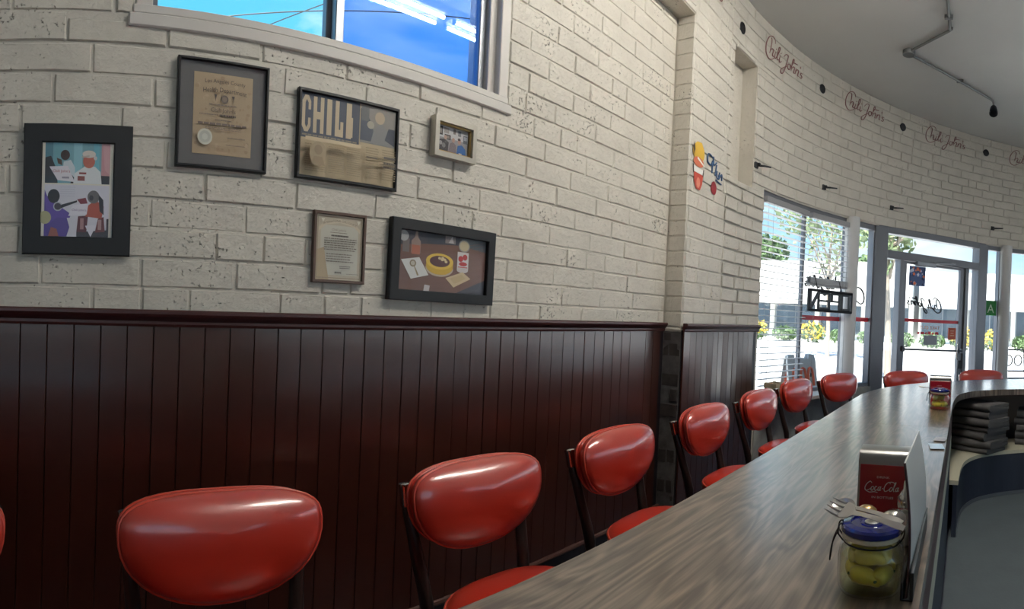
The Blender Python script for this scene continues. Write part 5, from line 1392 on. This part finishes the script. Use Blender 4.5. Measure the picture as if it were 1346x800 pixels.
def fluoro(x, y, label, grp, hl=0.61):
    o = empty('fluorescent_light_offscreen', (x, y, CZ), label=label, cat='light', group=grp)
    MB().rbox((-hl, -0.075, -0.05), (hl, 0.075, 0.0), 0.006).build('housing', M['lamp_white'], o)
    for yy in (-0.055, 0.055):
        MB().tube([(-hl+0.025, yy, -0.078), (hl-0.025, yy, -0.078)], 0.0135, 10).build('tube_offscreen', M['tube'], o, smooth=60)
        for xx in (-hl+0.018, hl-0.018): MB().rbox((xx-0.008, yy-0.016, -0.095), (xx+0.008, yy+0.016, -0.045), 0.002).build('lamp_holder', M['lamp_white'], o)
# the two strips that the high window mirrors
fluoro(1.98, 0.0, 'long two-tube fluorescent strip light on the ceiling above the counter', 'fluorescent strips over the counter', 0.61)
fluoro(2.955, 0.0, 'short two-tube fluorescent strip light on the ceiling above the counter', 'fluorescent strips over the counter', 0.31)

# ------------------------------------------------------------------ sill things by the windows
cr_ = empty('wooden_crate', (*arc(12.2, R0+0.01)[:2], 0.585), -rad(11), 'small slatted wooden crate on the window ledge at the foot of the lowered blind', 'crate')
cr_.location = (*arc(10.9, R0-0.098), 0.585)
for zz in (0.0, 0.05, 0.10):
    for yy in (-0.05, 0.05): MB().rbox((-0.075, yy-0.004, zz), (0.075, yy+0.004, zz+0.036), 0.002).build('slat', M['wood'], cr_)
    for xx in (-0.071, 0.071): MB().rbox((xx-0.004, -0.05, zz), (xx+0.004, 0.05, zz+0.036), 0.002).build('slat', M['wood'], cr_)
for xx in (-0.062, 0.062):
    for yy in (-0.042, 0.042): MB().box((xx-0.008, yy-0.008, 0), (xx+0.008, yy+0.008, 0.14)).build('corner_post', M['wood'], cr_)
MB().box((-0.07, -0.05, 0), (0.07, 0.05, 0.006)).build('crate_bottom', M['wood'], cr_)

# ------------------------------------------------------------------ outside
GZ = -0.12
g = MB().box((5.0, -80, GZ-0.2), (140, 90, GZ)).box((-60, 2.2, GZ-0.2), (5.0, 90, GZ)).box((-60, -80, GZ-0.2), (5.0, -6.6, GZ)).build('street', M['asphalt']); struct(g, 'pale sunlit street outside the windows', 'street')
pts = [arc(a, R0+0.27) for a in range(0, 181, 6)]; pts2 = [arc(a, R0+3.6) for a in range(0, 181, 6)]
ol = pts + pts2[::-1]
sw = MB().prism(ol[::-1], GZ, -0.01).build('sidewalk', M['walk']); struct(sw, 'pale concrete sidewalk round the curved front', 'sidewalk')
for k, (x, w_) in enumerate(((16.5, 0.16), (17.1, 0.16), (24.5, 0.2))):
    o = MB().box((x, -60, GZ), (x+w_, 70, GZ+0.006)).build('road_line', M['road_line']); struct(o, ['first of two close white lines along the street', 'second of two close white lines along the street', 'single white line near the far kerb'][k], 'road marking')
kb = MB().box((27.5, -70, GZ), (38.4, 80, GZ+0.14)).build('far_sidewalk', M['walk']); struct(kb, 'far sidewalk across the street', 'sidewalk')

def building(y0, y1, x, h, split, band, m_, label, bays):
    o = empty('shop_building', (x, (y0+y1)/2, GZ), label=label, cat='building')
    hw = (y1-y0)/2
    MB().box((0.5, -hw, 0), (9, hw, h-0.25)).build('wall', m_, o)
    MB().box((0, -hw, split), (0.5, hw, h)).build('parapet', m_, o)
    MB().box((-1.1, -hw+0.2, split-0.25), (0.1, hw-0.2, split+0.05)).build('awning', band, o)
    MB().box((0.3, -hw, 0), (0.5, hw, 0.5)).build('bulkhead', m_, o)
    n = bays; bw = 2*hw/n
    for k in range(n):
        a = -hw+k*bw
        MB().box((0.1, a-0.14, 0), (0.55, a+0.14, split)).build('pier', m_, o)
        wnd = MB().box((0.38, a+0.14, 0.5), (0.46, a+bw-0.14, split-0.2)).build('shop_window', M['alu'], o)
        for q in (0, 1):
            MB().box((0.35, a+0.2+q*(bw-0.4)/2, 0.56), (0.39, a+0.2+(q+1)*(bw-0.4)/2-0.06, split-0.26)).build('pane', M['shop_glass'], wnd)
    return o
building(-16, 3.2, 38.5, 5.0, 2.75, M['bldg_grey'], M['bldg'], 'long white shop building across the street, seen through the door', 6)
building(3.6, 26, 37.5, 5.4, 2.7, M['bldg'], M['bldg'], 'white shop building across the street, seen through the blinds', 7)
building(-44, -17, 40, 6.5, 2.9, M['bldg'], M['bldg_grey'], 'grey shop building further along the far side of the street', 7)

def leaf_cloud(mb, c, rx, ry, rz, n, size, rg):
    for _ in range(n):
        while True:
            p = Vector((rg.uniform(-1, 1), rg.uniform(-1, 1), rg.uniform(-1, 1)))
            if 0.25 < p.length < 1: break
        p = Vector((c[0]+p.x*rx, c[1]+p.y*ry, c[2]+p.z*rz))
        a = Vector((rg.gauss(0, 1), rg.gauss(0, 1), rg.gauss(0, 1))).normalized(); b = a.cross(Vector((rg.gauss(0, 1), rg.gauss(0, 1), rg.gauss(0, 1)))).normalized()
        s_ = size*rg.uniform(0.6, 1.3)
        mb.add([p-a*s_, p+b*s_*0.5, p+a*s_, p-b*s_*0.5], [(0, 1, 2, 3)])
def tree(x, y, h, spread, label, m_, trunk_r=0.14, seed=1, n=1500, ls=0.16, lo=0.45):
    rg = random.Random(seed)
    o = empty('street_tree', (x, y, GZ), label=label, cat='tree', group='trees along the street')
    MB().tube(smooth_path([(0, 0, 0), (0.08, 0.05, h*0.25), (-0.05, 0.1, h*lo), (0.05, 0.0, h*0.8)], 4), [trunk_r*(1-0.05*i) for i in range(13)], 10).build('trunk', M['bark'], o, smooth=60)
    tips = []
    for k in range(7):
        a = k*2*PI/7+rg.uniform(-0.3, 0.3); rr = spread*rg.uniform(0.35, 0.75); zt = h*rg.uniform(0.62, 0.92)
        tips.append((rr*math.cos(a), rr*math.sin(a), zt))
        MB().tube([(0, 0.05, h*lo*rg.uniform(0.8, 1.2)), (rr*0.5*math.cos(a), rr*0.5*math.sin(a), (h*lo+zt)/2), tips[-1]], [trunk_r*0.45, trunk_r*0.3, trunk_r*0.12], 6).build('branch', M['bark'], o, smooth=60)
    mb = MB()
    for t_ in tips + [(0, 0, h*0.9)]:
        leaf_cloud(mb, t_, spread*0.42, spread*0.42, h*0.16, n//8, ls, rg)
    cr2 = mb.build('crown', m_, o); cr2['kind'] = 'stuff'
    return o
tree(21.0, 5.1, 6.6, 2.3, 'leafy street tree seen through the raised blind', M['leaf_pale'], 0.09, 2, 900, 0.16)
tree(50.0, 18.2, 8.8, 2.6, 'dark green tree rising behind the white shop building', M['leaf'], 0.2, 3, 1500, 0.25)
tree(13.2, 1.75, 4.6, 0.9, 'slim pale-trunked tree on the street beside the door', M['leaf_pale'], 0.09, 4, 700, 0.12, 0.6)
tree(52, 9.6, 7.2, 2.4, 'rounded dark tree behind the shop roof, opposite the narrow window strip', M['leaf'], 0.2, 6, 1300, 0.25)
def shrub(x, y, w_, h, seed, label, flowers):
    rg = random.Random(seed)
    o = empty('flowering_shrub' if flowers else 'low_shrub', (x, y, GZ+0.14), label=label, cat='shrub', group='shrubs along the far sidewalk')
    mb = MB(); leaf_cloud(mb, (0, 0, h*0.5), w_*0.45, w_*0.5, h*0.5, 420, 0.12, rg); c = mb.build('foliage', M['leaf'], o); c['kind'] = 'stuff'
    MB().tube([(0, 0, 0), (0, 0, h*0.6)], [0.06, 0.02], 6).build('stem', M['bark'], o)
    if flowers:
        mb = MB(); leaf_cloud(mb, (-w_*0.08, 0, h*0.62), w_*0.46, w_*0.5, h*0.5, 240, 0.11, rg); c = mb.build('blossom', M['flower'], o); c['kind'] = 'stuff'
for k in range(14):
    y = -6.5+k*1.65; fl_ = k in (0, 1, 3, 4, 9, 11, 12, 13)
    shrub(30.5+random.uniform(-0.4, 0.4), y, 1.5, 1.05 if fl_ else 0.85, 50+k, 'yellow-flowered shrub along the far sidewalk' if fl_ else 'plain green shrub along the far sidewalk', fl_)

# sandwich board outside the sign window
x, y = arc(28.6, R0+0.62)
sb = empty('sandwich_board', (x, y, -0.01), -rad(24), 'grey plastic sandwich board with orange panels outside the sign window', 'sign board')
for s_ in (-1, 1):
    Mx = Matrix.Rotation(rad(s_*9), 4, 'X')
    W2, H2 = 0.23, 0.88
    ol = [(-W2, 0), (W2, 0), (W2*0.94, H2*0.93), (W2*0.86, H2*0.99), (W2*0.5, H2), (W2*0.45, H2*0.95), (-W2*0.45, H2*0.95), (-W2*0.5, H2), (-W2*0.86, H2*0.99), (-W2*0.94, H2*0.93)]
    mb = MB().prism(ol, -0.012, 0.012, 'y'); pn = mb.build('board_panel', M['board_grey'], sb, M=Matrix.Translation((0, s_*0.15, 0)) @ Mx)
    mb = MB()
    for cx_ in (-0.115, 0.0, 0.115):
        ring_ = [(cx_+0.042*(abs(math.cos(2*PI*k/20))**0.6)*(1 if math.cos(2*PI*k/20) > 0 else -1), -s_*-0.0 + s_*0.014*1, 0.55+0.19*(abs(math.sin(2*PI*k/20))**0.8)*(1 if math.sin(2*PI*k/20) > 0 else -1)) for k in range(20)]
        mb.tube(ring_, 0.016, 6, closed=True)
        ring2 = [(a, -0.014*s_, c_) for a, b_, c_ in ring_]; mb.tube(ring2, 0.016, 6, closed=True)
    mb.build('orange_letters', M['orange'], pn, M=Matrix.Translation((0, s_*0.15, 0)) @ Mx)

# patio table and chair beyond the second column
px, py = arc(70.6, R0+0.9)
pt = empty('patio_chair', (px, py, -0.01), rad(-70), 'black metal patio chair with scrolled back outside the far window', 'chair')
for sx in (-0.24, 0.24):
    MB().tube([(sx, 0.22, 0), (sx, 0.2, 0.45), (sx, 0.26, 0.92)], 0.014, 8).build('leg', M['black'], pt); MB().tube([(sx, -0.22, 0), (sx, -0.2, 0.45)], 0.014, 8).build('leg', M['black'], pt)
    MB().tube([(sx, -0.2, 0.45), (sx, -0.2, 0.66), (sx, 0.22, 0.68)], 0.012, 8).build('armrest', M['black'], pt)
MB().rbox((-0.25, -0.22, 0.44), (0.25, 0.22, 0.46), 0.004).build('seat', M['black'], pt)
for z in (0.92, 0.62): MB().tube([(-0.24, 0.225+(z-0.45)*0.13*0.98, z), (0.24, 0.225+(z-0.45)*0.13*0.98, z)], 0.012, 8).build('back_rail', M['black'], pt)
for k in range(3):
    cx_ = -0.15+k*0.15
    MB().tube([(cx_+0.06*math.cos(2*PI*i/16), 0.262, 0.77+0.075*math.sin(2*PI*i/16)) for i in range(16)], 0.009, 6, closed=True).build('scroll', M['black'], pt)
for k, (A_, B_) in enumerate((((-22.0, 29.7, 8.0), (10.4, 9.6, 8.0)), ((-4.33, 35.55, 9.0), (9.95, 6.99, 9.0)))):
    o = MB().tube([Vector(A_).lerp(Vector(B_), i/16) for i in range(17)], 0.016, 5).build('overhead_wire', M['black']); tag(o, ['utility wire crossing the sky outside the high window, the flatter of two', 'utility wire crossing the sky outside the high window, the steeper of two'][k], 'wire')
